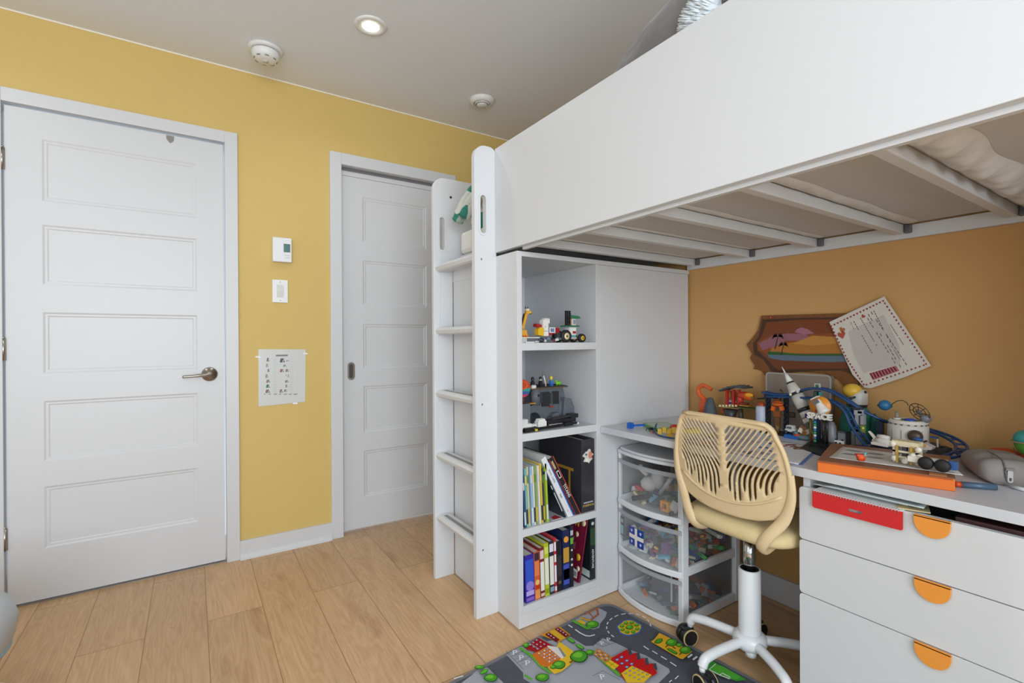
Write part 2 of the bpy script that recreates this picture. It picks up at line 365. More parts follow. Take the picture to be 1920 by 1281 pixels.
b = MB(); y0, y1 = -.0021, -.0016
def chart(u, v): p = at(480+u*100/1114, 650+v*115/1281, 'Y', -.0016); return p.x, p.z
def q(u0, v0, u1, v1, c):
    a = chart(u0, v0); e = chart(u1, v1); b.box(a[0], e[0], y0, y1, e[1], a[1], mat(c, .3))
q(415, 172, 665, 200, '#77777a')
for (u, v, w_, h_, c) in ((225, 238, 50, 75, '#4f5256'), (210, 360, 45, 70, '#8b8c80'), (240, 470, 45, 60, '#6f7479'), (197, 580, 58, 75, '#8f9270'), (215, 695, 80, 60, '#7d7b72'), (213, 795, 72, 65, '#1d6b48'), (200, 900, 90, 68, '#7a6b74'),
                          (500, 248, 100, 82, '#46535a'), (628, 285, 66, 25, '#9b9189'), (568, 380, 62, 42, '#83868c'), (500, 473, 80, 60, '#8d6448'), (615, 475, 68, 52, '#8a6f63'), (615, 590, 30, 20, '#9c9596'), (665, 580, 25, 65, '#a48a8c'), (605, 705, 76, 48, '#84817c'), (615, 795, 42, 58, '#7d8173'), (495, 895, 65, 68, '#8d7466'), (585, 895, 62, 52, '#85856f')):
    q(u+w_*.1, v, u+w_*.8, v+h_*.45, c); q(u, v+h_*.45, u+w_*.55, v+h_, c); q(u+w_*.7, v+h_*.55, u+w_, v+h_*.95, c)
for k in range(7):
    for (u, wd) in ((370, 50), (715, 55)):
        v = 265+105*k if u == 370 else 258+107*k
        for (a0, b0, a1, b1) in ((u, v, u+wd, v+3), (u, v+58, u+wd, v+61), (u, v, u+3, v+60), (u+wd-3, v, u+wd, v+60)): q(a0, b0, a1, b1, '#aeb4b3')
for (u, wd) in ((165, 35), (262, 50), (368, 70), (478, 45), (585, 60), (688, 55), (785, 80)): q(u, 990, u+wd, 1000, '#6c6c6c')
b.build('print', t)
for (x, z) in ((.287, .999), (.511, 1.012), (.46, .752)): b = MB(); b.bxc((x, -.0022, z), (.022, .0006, .008), mat('#f2f4f6', .08), ry=.1); b.build('tape', t, label='clear shiny tape')
t = thing('smoke_detector', 'round white smoke detector on grey ceiling near the yellow wall', 'smoke detector', (.300, -.262, H-.06))
MB().lathe([(0, H), (.072, H), (.074, H-.006), (.070, H-.013), (.062, H-.015), (0, H-.015)], mat('#e6e6e4', .4), (.300, -.262, 0), 36).build('mounting_ring', t)
b = MB(); b.lathe([(.052, H-.015), (.052, H-.018)], mat('#55585a', .6), (.300, -.262, 0), 36)
b.lathe([(.058, H-.018), (.060, H-.024), (.056, H-.042), (.043, H-.053), (.02, H-.057), (0, H-.057)], mat('#e9e9e8', .4), (.300, -.262, 0), 36)
for k in range(8):
    a = k*PI/4; b.bxc((.300+.047*math.cos(a), -.262+.047*math.sin(a), H-.0505), (.016, .004, .004), mat('#8b8d8c', .6), rz=a+PI/2)
b.lathe([(.012, H-.060), (.012, H-.056)], mat('#cfcfcd', .4), (.300, -.262, 0), 16); b.lathe([(0, H-.060), (.012, H-.060)], mat('#cfcfcd', .4), (.300, -.262, 0), 16)
b.build('sensor_cover', t)
t = thing('ceiling_vent', 'round white ceiling vent with dark ring slots above the ladder', 'vent', (1.375, -.385, H-.04))
MB().lathe([(0, H), (.070, H), (.070, H-.004), (.062, H-.018), (.050, H-.024), (.047, H-.024), (.047, H-.004), (0, H-.004)], mat('#e4e4e2', .4), (1.375, -.385, 0), 36).build('outer_ring', t)
b = MB(); b.lathe([(.047, H-.012), (0, H-.012)], mat('#5b5f62', .6), (1.375, -.385, 0), 36)
b.lathe([(.042, H-.018), (.042, H-.026), (.036, H-.03), (.036, H-.018)], mat('#d5d6d6', .4), (1.375, -.385, 0), 36)
b.lathe([(.030, H-.014), (.030, H-.030), (.026, H-.034), (0, H-.035)], mat('#e2e2e1', .4), (1.375, -.385, 0), 36); b.build('valve_disc', t)
for k, (x, y) in enumerate(SPOTS):
    lab = ['lit round recessed ceiling light with white trim ring nearest the yellow wall', 'added unseen ceiling light over the entrance door side', 'added unseen ceiling light at the window side', 'added unseen ceiling light above the middle of the room by the loft bed'][k]
    t = thing('recessed_light', lab, 'ceiling light', (x, y, H-.008), group=None)
    MB().lathe([(.036, H), (.036, H-.006), (.060, H-.007), (.066, H-.004), (.067, H)], mat('#e8e7e4', .35), (x, y, 0), 40).build('trim_ring', t)
    MB().lathe([(0, H-.004), (.036, H-.004)], mat('#fffaf0', .4, emit=12), (x, y, 0), 32).build('lamp_lens', t, label='glowing lens')
    l = bpy.data.lights.new('downlight', 'AREA'); l.shape = 'DISK'; l.size = .07; l.energy = SPOT_W; l.color = (.90, .95, 1); l.spread = 2.6
    o = bpy.data.objects.new('downlight', l); C.objects.link(o); o.location = (x, y, H-.0085)
# ------------------------------------------------------------------ loft bed
bed = thing('loft_bed', 'tall white loft bed with smooth side guard and built-in ladder along the right wall', 'bed', (1.5, -1.7, 0))
PX = 1.0165
MB().box(PX-.003, PX+.018, -1.112, -2.76, 1.4225, 1.832, LAM).build('guard_panel', bed, bevel=.0015)
b = MB(); b.box(PX+.0195, PX+.034, -1.27, -2.74, 1.413, 1.45, LAM); b.build('side_rail', bed)
# near stile: outline with grip slot
def stile_outline(x0, x1, zt, r0, r1): return rrect(x0, x1, 0, zt, [r1, r0, .0005, .0005], 8)
def grip(x, z): return rrect(x-.0195, x+.0195, z-.082, z+.082, .0194, 8)
def grip_in(x, z): return rrect(x-.0125, x+.0125, z-.074, z+.074, .0124, 8)
b = MB(); b.prism([stile_outline(.9215, PX+.002, 1.836, .05, .03), grip_in(.9585, 1.567)[::-1]], 'XZ', -1.1115, -1.089, LAM); b.build('ladder_stile', bed, bevel=.0015)
b = MB(); b.prism([[(.9215, 0), (PX, 0), (PX, 1.42), (2.018, 1.42), (2.018, 1.818)]+[(.9215+.055*(1-math.sin(t)), 1.818-.055*(1-math.cos(t))) for t in [i*PI/16 for i in range(9)]], grip_in(.9625, 1.563)[::-1]], 'XZ', -.730, -.708, LAM)
b.build('head_panel', bed, bevel=.0015)
for (x, z, y) in ((.9585, 1.567, -1.1115), (.9625, 1.563, -.730)):
    b = MB(); b.prism([grip(x, z), grip_in(x, z)[::-1]], 'XZ', y-.004, y, LAM); b.build('grip_rim', bed, bevel=.0012)
for z in (1.405, 1.121, .838, .556, .275):
    b = MB(); x0, x1 = .928, .992
    prof = [(x0, z+.002), (x0+.006, z+.012), (x0+.014, z+.015), (x1-.004, z+.015), (x1, z+.011), (x1, z-.012), (x1-.005, z-.016), (x0+.014, z-.017), (x0+.005, z-.012)]
    b.prism(prof, 'XZ', -1.0885, -.7305, LAM); r = b.build('ladder_rung', bed, bevel=.001)
    MB().box(x0+.024, x0+.040, -1.06, -.76, z+.0148, z+.0162, mat('#8d8b88', .8)).build('grip_strip', r, label='grey non-slip strip')
for z in (1.392, .828, .262):
    b = MB(); b.lathe([(0, -1.1125), (.0045, -1.1125), (.0045, -1.1105)], mat('#c9c9c9', .3, .6), (.950, 0, z), 14, 'Y'); b.lathe([(0, -1.1128), (.0022, -1.1128)], DARK, (.950, 0, z), 8, 'Y')
    b.build('bolt_cap', bed)
b = MB(); b.lathe([(0, -.7315), (.006, -.7315)], DARK, (1.008, 0, 1.735), 12, 'Y'); b.build('bolt_hole', bed)
MB().box(PX, PX+.018, -1.088, -.7305, 1.345, 1.41, LAM).build('entry_rail', bed, bevel=.001)
MB().box(2.0, 2.020, -2.76, -1.262, 1.409, 1.452, LAM).build('rear_rail', bed, bevel=.001)
MB().box(1.052, 1.999, -2.745, -2.725, 1.41, 1.83, LAM).build('foot_panel', bed, bevel=.001)
MB().box(1.50, 1.93, -2.745, -2.725, .716, 1.409, LAM).build('light_block_board', bed, bevel=.001)  # unseen board, added to block light from reaching the right wall
for x in (1.022, 1.93): MB().box(x, x+.07, -2.775, -2.748, 0, 1.83, LAM).build('foot_post', bed, bevel=.001)
for k in range(6):
    y = -1.290-.268*k
    b = MB(); b.box(1.052, 1.998, y-.024, y+.004, 1.4245, 1.4555, LAM)
    b.box(1.985, 1.999, y-.045, y-.026, 1.424, 1.454, mat('#6d6d70', .4, .5)); b.build('cross_beam', bed, bevel=.003)
BASE = mat('#cccac8', .85, noise=.03, scale=14, name='bed_base_fabric')
MB().box(1.052, 1.998, -2.72, -.735, 1.457, 1.468, BASE).build('bed_base', bed)
# underlay sagging beside the beams
b = MB(); CL = mat('#d6d3ce', .7, noise=.02, scale=20, bump=.3, name='underlay_cloth')
rn = random.Random(3)
for k, (amp, wd) in enumerate(((.002, .02), (.003, .022), (.004, .028), (.007, .04), (.024, .085), (.008, .05))):
    y0 = -1.2905-.268*k-.026 if k else -1.3185
    nx, ny = 60, 10; vs = []; fs = []
    for i in range(nx+1):
        for j in range(ny+1):
            s = j/ny; x = 1.056+(1.975-1.056)*i/nx
            ed = min(1, i/4, (nx-i)/3)
            zz = 1.4565-amp*math.sin(PI*s)*(.45+.55*ed)*(1+.25*math.sin(i*.8+3*s+k)+.12*math.sin(i*2.1-5*s))-(.0015 if 0 < j < ny else 0)
            vs.append((x, y0-wd*s*(1+.08*math.sin(i*.31+k)), zz))
    for i in range(nx):
        for j in range(ny): fs.append((i*(ny+1)+j, i*(ny+1)+j+1, (i+1)*(ny+1)+j+1, (i+1)*(ny+1)+j))
    b.add(vs, fs, CL, True)
b.build('underlay_cloth', bed, label='wrinkled pale cloth sagging between the bed slats')
MB().box(1.045, 1.99, -2.70, -.745, 1.4695, 1.575, mat('#e6e2d8', .8, noise=.02, scale=60, bump=.2)).build('mattress', label='cream mattress lying on top of the loft bed', cat='mattress', bevel=.02)
def soft(name, c, r, m, label, cat, dis=.02, size=.08, rot=(0, 0, 0)):
    b = MB(); b.M = Matrix.Translation(c) @ Matrix.Rotation(rot[2], 4, 'Z') @ Matrix.Rotation(rot[1], 4, 'Y') @ Matrix.Rotation(rot[0], 4, 'X')
    b.sph((0, 0, 0), r, m, 24); o = b.build(name, label=label, cat=cat)
    tx = bpy.data.textures.new(name, 'CLOUDS'); tx.noise_scale = size
    su = o.modifiers.new('s', 'SUBSURF'); su.levels = su.render_levels = 1
    dm = o.modifiers.new('d', 'DISPLACE'); dm.texture = tx; dm.strength = dis; dm.mid_level = .5
    return o
GREYF = mat('#6b6563', .95, noise=.18, scale=60, bump=.6, name='grey_plush', sheen=.4)
soft('grey_blanket', (1.147, -2.16, 1.788), (.10, .58, .283), GREYF, 'heaped grey plush blanket showing above the loft bed guard', 'blanket', .03, .1)
# fluffy throw: tufted strands
b = MB(); WF = mat('#dfe6ea', .9, name='white_fluff'); rn = random.Random(5)
for (cx, cy, cz, rx, ry, rz, n) in ((1.062, -2.02, 1.862, .030, .062, .060, 420), (1.062, -2.135, 1.868, .030, .045, .055, 260)):
    b.sph((cx, cy, cz), (rx*.85, ry*.85, rz*.85), WF, 10)
    for i in range(n):
        th = rn.uniform(0, 2*PI); ph = math.asin(rn.uniform(-1, 1)); d = Vector((math.cos(ph)*math.cos(th), math.cos(ph)*math.sin(th), math.sin(ph)))
        p = Vector((cx+rx*d.x*.82, cy+ry*d.y*.82, cz+rz*d.z*.82)); dd = (d*.35+Vector((-.15, .75, .35))).normalized()
        b.tube([p, p+dd*.012, p+dd*.024], [.0030, .0024, .0008], WF, 5)
b.build('fluffy_throw', label='white shaggy throw bunched on the grey blanket above the bed guard', cat='throw')
soft('brown_pillow', (1.20, -2.20, 1.85), (.09, .12, .13), mat('#6a4b40', .9, noise=.1, scale=40), 'dark brown cushion behind the white throw at the top of the picture', 'cushion', .02, .1)
# leaf print duvet hanging at the ladder opening
LP = bpy.data.materials.new('leaf_print'); LP.use_nodes = True; nt = LP.node_tree; bs = nt.nodes['Principled BSDF']; bs.inputs['Roughness'].default_value = .85
vo = nt.nodes.new('ShaderNodeTexVoronoi'); vo.inputs['Scale'].default_value = 30; tc = nt.nodes.new('ShaderNodeTexCoord'); mpp = nt.nodes.new('ShaderNodeMapping'); mpp.inputs['Scale'].default_value = (1, .6, .6)
nt.links.new(tc.outputs['Object'], mpp.inputs[0]); nt.links.new(mpp.outputs[0], vo.inputs['Vector'])
rp = nt.nodes.new('ShaderNodeValToRGB'); rp.color_ramp.interpolation = 'CONSTANT'; sr = nt.nodes.new('ShaderNodeSeparateColor')
nt.links.new(vo.outputs['Color'], sr.inputs[0]); nt.links.new(sr.outputs[0], rp.inputs[0])
rp.color_ramp.elements[0].color = rgb('#c6c9bf'); rp.color_ramp.elements[1].position = .34; rp.color_ramp.elements[1].color = rgb('#2f7a68')
e = rp.color_ramp.elements.new(.62); e.color = rgb('#d0d0c6'); e = rp.color_ramp.elements.new(.78); e.color = rgb('#9fb3a6'); e = rp.color_ramp.elements.new(.88); e.color = rgb('#cfc9a8')
nt.links.new(rp.outputs[0], bs.inputs['Base Color'])
b = MB(); pts = smoothp([(.978, -.850, 1.592), (.992, -.872, 1.630), (1.01, -.905, 1.685), (1.05, -.95, 1.735), (1.10, -.985, 1.76)], 5)
b.tube(pts, [.022]+[.034]*3+[.040]*8+[.044]*9, LP, 14, flat=.62)
pts = smoothp([(.985, -.90, 1.600), (1.005, -.93, 1.655), (1.04, -.97, 1.70), (1.09, -1.0, 1.72)], 5); b.tube(pts, [.018]+[.032]*4+[.04]*11, LP, 12, flat=.7)
b.sph((1.13, -.97, 1.655), (.09, .095, .085), LP, 16, .03); b.sph((1.075, -.93, 1.60), (.06, .08, .055), LP, 12, .05)
o = b.build('leaf_print_duvet', label='bunched green leaf print duvet spilling between the two ladder stiles', cat='duvet')
# ------------------------------------------------------------------ shelving unit under the bed
sh = thing('shelving_unit', 'white open shelving unit under the loft bed holding toys and books', 'shelving unit', (1.5, -1.0, 0))
FY, BY = -1.261, -.735
MB().box(1.0175, 1.0385, FY, BY, .003, 1.4085, LAM).build('side_panel', sh, bevel=.001)
MB().box(1.411, 1.430, FY+.001, BY, .003, 1.390, LAM).build('side_panel', sh, bevel=.001)
MB().box(1.0385, 2.018, FY, BY, 1.390, 1.4085, LAM).build('top_board', sh, bevel=.001)
MB().box(1.0385, 1.411, BY-.006, BY, .06, 1.39, LAM).build('back_board', sh)
for z in (1.066, .7255, .368, .0815):
    n = 'shelf'; MB().box(1.0385, 1.411, FY+.001, BY-.006, z-.0285, z, LAM).build(n, sh, bevel=.001)
MB().box(1.0385, 1.411, FY+.001, FY+.018, .003, .053, LAM).build('plinth', sh)
MB().box(1.430, 1.999, FY+.0015, FY+.018, .003, 1.3895, LAM).build('front_panel', sh, bevel=.0015)
MB().box(1.999, 2.0095, FY, BY, .102, 1.3895, LAM).build('side_panel', sh, bevel=.001)
# ------------------------------------------------------------------ desk and drawer unit
desk = thing('desk', 'white desk top built in beneath the loft bed, covered with toys', 'desk', (1.72, -1.95, 0))
TZ = .715
MB().box(1.430, 2.021, -2.722, -1.2625, .690, TZ, mat('#cfd1d6', .35, noise=.01, scale=5, name='desk_laminate')).build('desk_top', desk, bevel=.0015)
MB().box(1.46, 2.005, -2.722, -2.704, 0, .6895, LAM).build('end_panel', desk)
MB().box(2.0, 2.0095, -2.70, -1.262, .62, .6895, LAM).build('back_rail', desk)
dr = thing('drawer_unit', 'white three-drawer unit with orange half-round pulls under the desk', 'drawer unit', (1.7, -2.355, 0))
DY0, DY1 = -2.0575, -2.656
b = MB(); b.box(1.448, 2.0, DY0-.002, DY0-.02, 0, .688, LAM); b.box(1.448, 2.0, DY1+.002, DY1+.02, 0, .688, LAM); b.box(1.985, 2.0, DY0-.02, DY1+.02, 0, .688, LAM); b.box(1.46, 1.985, DY0-.02, DY1+.02, .04, .06, LAM)
b.build('carcass', dr, bevel=.001)
ORG = mat('#f09a3e', .4, name='orange_pull')
for (z0, z1) in ((.519, .664), (.3685, .5165), (.035, .366)):
    b = MB(); b.prism(rrect(DY1, DY0, z0, z1, .009, 4), 'YZ', 1.430, 1.447, LAM); f = b.build('drawer', dr, bevel=.001)
    b = MB(); yc, r = -2.352, .0335
    pts = [(yc-r, z1-.001)]+[(yc-r*math.cos(PI*i/16), z1-.012-.034*math.sin(PI*i/16)) for i in range(17)]+[(yc+r, z1-.001)]
    b.prism(pts, 'YZ', 1.4225, 1.4275, ORG); b.box(1.4225, 1.4295, yc-r, yc+r, z1-.004, z1+.0008, ORG); b.build('pull', f, label='orange half-round pull', bevel=.0012)
    b = MB(); b.box(1.4475, 1.97, DY1+.03, DY0-.03, z0+.02, z0+.028, LAM); b.box(1.4475, 1.97, DY0-.03, DY0-.022, z0+.02, z1-.045, LAM); b.box(1.4475, 1.97, DY1+.022, DY1+.03, z0+.02, z1-.045, LAM); b.build('drawer_box', f)
# contents poking out of the top drawer
b = MB(); M = Fr((1.4195, -2.199, .668), 0)
RED = mat('#d2272b', .4)
b.prism([rrect(-2.3, -2.098, .619, .664, [.001, .001, .006, .006], 4), rrect(-2.215, -2.185, .633, .640, .003, 4)[::-1]], 'YZ', 1.4165, 1.4185, RED)
cov = b.build('spiral_notebook', label='red-backed spiral notebook hanging over the top drawer', cat='notebook')
b = MB(); b.add([(1.418, -2.10, .667), (1.418, -2.298, .667), (1.55, -2.29, .6725), (1.55, -2.11, .6725), (1.418, -2.10, .663), (1.418, -2.298, .663), (1.55, -2.29, .668), (1.55, -2.11, .668)], [(0, 1, 2, 3), (4, 7, 6, 5), (0, 4, 5, 1), (1, 5, 6, 2), (2, 6, 7, 3), (3, 7, 4, 0)], mat('#dcdcdc', .6)); b.build('pages', cov, label='white pages')
b = MB()
for i in range(30):
    y = -2.104-.0065*i; b.tube([(1.4175+.0045*math.cos(t), y, .6635+.0045*math.sin(t)) for t in [2*PI*j/8 for j in range(8)]], .0006, mat('#c9c9c9', .25, .8), 5, closed=True)
b.build('spiral_binding', cov, label='silver wire spiral')
def sheet(name, pts, m, label, z0, cat='paper', group=None, up=.0, th=.0006, seed=1, bend=.004, nn=14):
    "a curled sheet given by its four corners (x, y)"
    rn = random.Random(seed); vs = []; fs = []; n = nn; ph = rn.uniform(0, 6)
    for i in range(n+1):
        for j in range(n+1):
            s, t = i/n, j/n
            x = (1-s)*((1-t)*pts[0][0]+t*pts[3][0])+s*((1-t)*pts[1][0]+t*pts[2][0])
            y = (1-s)*((1-t)*pts[0][1]+t*pts[3][1])+s*((1-t)*pts[1][1]+t*pts[2][1])
            z = z0+up*t+bend*(.5+.5*math.sin(ph+4*s+2.5*t))*(s*(1-s)*4*.6+.4)
            vs.append((x, y, z))
    N = (n+1)**2; vs += [(a, c, e+th) for a, c, e in vs]
    for i in range(n):
        for j in range(n):
            a = i*(n+1)+j; fs.append((a, a+1, a+n+2, a+n+1)); fs.append((N+a, N+a+n+1, N+a+n+2, N+a+1))
    for i in range(n):
        for (a, c) in ((i*(n+1), (i+1)*(n+1)), (i*(n+1)+n, (i+1)*(n+1)+n), (i, i+1), (n*(n+1)+i, n*(n+1)+i+1)): fs.append((a, c, N+c, N+a))
    b = MB(); b.add(vs, fs, m, True); return b, vs
for k, (pts, c, lab, z) in enumerate((([(1.44, -2.085), (1.445, -2.30), (1.60, -2.30), (1.60, -2.10)], '#dfe0df', 'white crumpled sheet on the pile in the open top drawer', .6735),
                                     ([(1.425, -2.12), (1.432, -2.335), (1.62, -2.31), (1.60, -2.12)], '#c9d3d2', 'pale green printed sheet above the spiral notebook in the top drawer', .679))):
    b, _ = sheet('s', pts, mat(c, .6, noise=.15, scale=30), lab, z, seed=k+3, bend=.003); b.build('loose_paper', label=lab, cat='paper')
b = MB(); b.M = Fr((1.437, -2.315, .6665), .35, 0, 0); b.box(0, .09, -.03, .03, 0, .003, mat('#c4b489', .7, noise=.2, scale=50)); b.build('paper_label', label='small beige card at the end of the drawer papers', cat='card')
MB().box(1.452, 1.70, -2.62, -2.385, .643, .6725, mat('#3a1d1f', .35, noise=.3, scale=20)).build('dark_case', label='flat dark red and black case lying in the open top drawer', cat='case', bevel=.003)
# ------------------------------------------------------------------ plastic drawer tower
ct = thing('storage_tower', 'white plastic tower of three clear toy drawers between shelving and chair', 'storage drawers', (1.70, -1.43, 0))
CW = mat('#e3e5e8', .35, name='cart_white'); CX0, CX1, CY0, CY1 = 1.527, 1.893, -1.5945, -1.2685
b = MB()
for (x0, x1, y0, y1) in ((CX0, CX0+.034, CY0, CY0+.022), (CX1-.03, CX1, CY0, CY0+.022), (CX0, CX0+.012, CY1-.012, CY1), (CX1-.03, CX1, CY1-.012, CY1)): b.box(x0, x1, y0, y1, .003, .60, CW)
for z in (.003, .186, .386):
    b.box(CX0+.034, CX1-.03, CY0+.002, CY0+.016, z, z+.034, CW); b.box(CX0+.012, CX1-.03, CY1-.010, CY1, z, z+.03, CW); b.box(CX0+.004, CX1, CY0+.012, CY1-.008, z, z+.006, CW)
b.build('frame', ct, bevel=.002)
def bow(x, y0, y1, d, n=14): return [(x-d*(1-((i/n)*2-1)**2), y0+(y1-y0)*i/n) for i in range(n+1)]
b = MB(); b.prism(bow(CX0-.004, CY0-.002, CY1+.002, .034)+[(CX1+.002, CY1+.002), (CX1+.002, CY0-.002)], 'XY', .598, .612, CW)
b.prism(bow(CX0+.004, CY0+.006, CY1-.006, .032)+[(CX1-.006, CY1-.006), (CX1-.006, CY0+.006)], 'XY', .612, .622, CW); b.build('lid', ct, bevel=.005)
CLR = clear('#ccd0d4', .20); CLR2 = clear('#8a8b8d', .20)
colors = ['#b8332c', '#2b5fae', '#e0b431', '#e8e6df', '#3d8b4a', '#c66a2c', '#5c6066', '#2e2f33', '#d8cfae', '#7e4a8c', '#6fb0cc', '#cfcfd2']
for k, z in enumerate((.003, .186, .386)):
    za, zb = z+.008, z+(.176 if k else .172)+(.012 if k == 2 else 0)
    b = MB(); fr = bow(CX0-.001, CY0+.004, CY1-.004, .032); 
    n = len(fr); vs = [(x, y, za) for x, y in fr]+[(x, y, zb) for x, y in fr]
    b.add(vs, [(i, i+1, n+i+1, n+i) for i in range(n-1)], CLR, True)
    b.box(CX0+.036, CX1-.032, CY0+.016, CY0+.018, z+.036, zb, CLR2); b.box(CX0+.014, CX1-.032, CY1-.014, CY1-.012, z+.034, zb, CLR2)
    b.box(CX1-.034, CX1-.032, CY0+.02, CY1-.014, z+.01, zb, CLR2)
    dd = b.build('drawer', ct, label='clear plastic drawer')
    b = MB(); o1 = bow(CX0-.006, CY0+.001, CY1-.001, .036); o2 = bow(CX0+.002, CY0+.003, CY1-.003, .033)
    b.prism(o1+o2[::-1], 'XY', z, z+.024, CW); b.build('drawer_rim', dd, label='white bowed drawer rim', bevel=.004)
    b = MB(); b.prism(bow(CX0-.002, CY0+.003, CY1-.003, .033)+bow(CX0+.003, CY0+.005, CY1-.005, .03)[::-1], 'XY', zb-.016, zb, clear('#b9bcc2', .6)); b.build('drawer_top_edge', dd)
    # heap of bricks (nobody could count them)
    rn = random.Random(20+k); b = MB(); n = (90, 300, 90)[k]
    top = (.05, .13, .085)[k] if k else .05
    for i in range(n):
        x = rn.uniform(CX0+.03, CX1-.06); y = rn.uniform(CY0+.04, CY1-.035)
        hgt = top*(.55+.45*math.sin(x*19+k*2)*math.cos(y*15))
        zz = z+.014+rn.random()*max(.01, hgt)
        s = rn.choice([(.032, .016, .0096), (.048, .018, .012), (.036, .026, .014), (.07, .014, .008), (.085, .02, .014), (.034, .034, .022)])
        cs = colors if k == 1 else (colors if k == 2 else ['#4d7a5a', '#54606b', '#7d8288', '#c66a2c', '#3f5f8c', '#8b8f94', '#4a4c50', '#c9cdd0'])
        c = rn.choice(cs)
        b.bxc((x, y, zz), s, K(c), rn.uniform(0, 3), rn.uniform(-.7, .7), rn.uniform(-.7, .7))
    o = b.build('toy_brick_heap', label=['green, grey and orange toy bricks in the lowest clear drawer', 'packed red, blue and yellow toy bricks in the middle clear drawer', 'orange, green and white toy pieces in the top clear drawer'][k], cat='toy bricks', kind='stuff')
# larger items in the drawers
b = MB(); b.box(1.58, 1.60, -1.50, -1.40, .02, .165, mat('#4a4a4c', .4)); b.box(1.575, 1.58, -1.505, -1.50, .02, .16, '#dcdde0'); b.build('grey_folder', label='upright dark grey folder inside the lowest clear drawer', cat='folder')
b = MB(); b.sph((1.60, -1.37, .474), (.03, .035, .03), mat('#c9c6c0', .6), 12, .05); b.sph((1.62, -1.40, .496), (.022, .03, .04), mat('#bdbab6', .6), 12, .05); b.cyl((1.60, -1.43, .45), (1.58, -1.50, .53), .008, mat('#b9b9bc', .5)); b.tube(smoothp([(1.60, -1.36, .51), (1.58, -1.345, .535), (1.575, -1.35, .55)]), .008, mat('#d4cfc4', .5)); b.build('plastic_animal', label='pale grey plastic toy animal lying in the top clear drawer', cat='toy')
b = MB(); b.prism([rrect(-1.515, -1.475, .405, .445, .002), rrect(-1.505, -1.485, .415, .435, .001)[::-1]], 'YZ', 1.545, 1.56, mat('#e8a023', .4)); b.build('window_brick', label='yellow orange square window frame brick against the top clear drawer front', cat='toy brick')
# stickers on the middle drawer
def bowx(y, d=.032): t = (y-CY0-.004)/(CY1-CY0-.008)*2-1; return CX0-.001-d*(1-t*t)
b = MB()
def fl(y0, y1, z0, z1, c, e=.0012):
    n = 5; vs = []; 
    for i in range(n+1):
        y = y0+(y1-y0)*i/n; vs += [(bowx(y)-e, y, z0), (bowx(y)-e, y, z1)]
    b.add(vs, [(2*i, 2*i+1, 2*i+3, 2*i+2) for i in range(n)], mat(c, .35))
YA, YC, ZA, ZC = -1.355, -1.437, .245, .318
fl(YA, YC, ZA, ZC, '#1f3f9e'); ym, zm = (YA+YC)/2, (ZA+ZC)/2
fl(YA, YC, zm-.008, zm+.008, '#e9e4dc', .0018); fl(ym+.007, ym-.007, ZA, ZC, '#e9e4dc', .0018)
for yy in (ym+.025, ym-.025):
    for zz in (zm+.022, zm-.022):
        for (dy, dz, w2, h2) in ((0, 0, .003, .012), (0, -.001, .008, .003), (.004, .002, .002, .005), (-.004, .002, .002, .005)): fl(yy+dy+w2/2, yy+dy-w2/2, zz+dz-h2/2, zz+dz+h2/2, '#eef0f4', .0018)
b.build('flag_sticker', ct, label='blue flag sticker with white cross and lilies')
b = MB(); fl(-1.288, -1.315, .255, .335, '#555c60'); fl(-1.291, -1.312, .262, .30, '#8fb9c4', .0018); fl(-1.293, -1.311, .31, .326, '#aab4b3', .0018); fl(-1.298, -1.302, .335, .35, '#3a3f42'); fl(-1.296, -1.308, .24, .256, '#9aa6aa'); b.build('gadget_sticker', ct, label='grey and pale blue gadget sticker')
# ------------------------------------------------------------------ swivel chair
CH = Vector((1.515, -1.86, 0)); CR = math.radians(-3)
chair = thing('swivel_chair', 'beige slotted-back swivel chair with white five-star base at the desk', 'chair', CH, CR)
BE = mat('#e0c69c', .45, noise=.01, scale=8, name='beige_plastic'); BW = mat('#e4e6e8', .3, name='white_enamel')
FM = Fr(CH, CR)
def cm(): b = MB(); b.M = FM.copy(); return b
XB = -.115
def shell(s, z):            # s to the viewer's right (-Y of the chair)
    lean = -.045*(z-.55)/.28
    return (XB+.55*s*s+lean*.6, -s, z)
outline = []
HT, WT = .840, .172
top = [(WT-.045+.045*math.sin(a), HT-.045+.045*math.cos(a)) for a in [i*PI/14 for i in range(7)]]
side = [(.188, .76), (.199, .71), (.203, .66), (.198, .615), (.183, .585), (.150, .558), (.105, .542), (.05, .534)]
right = top+side
outline = right+[(0, .532)]+[(-x, z) for x, z in right[::-1]]
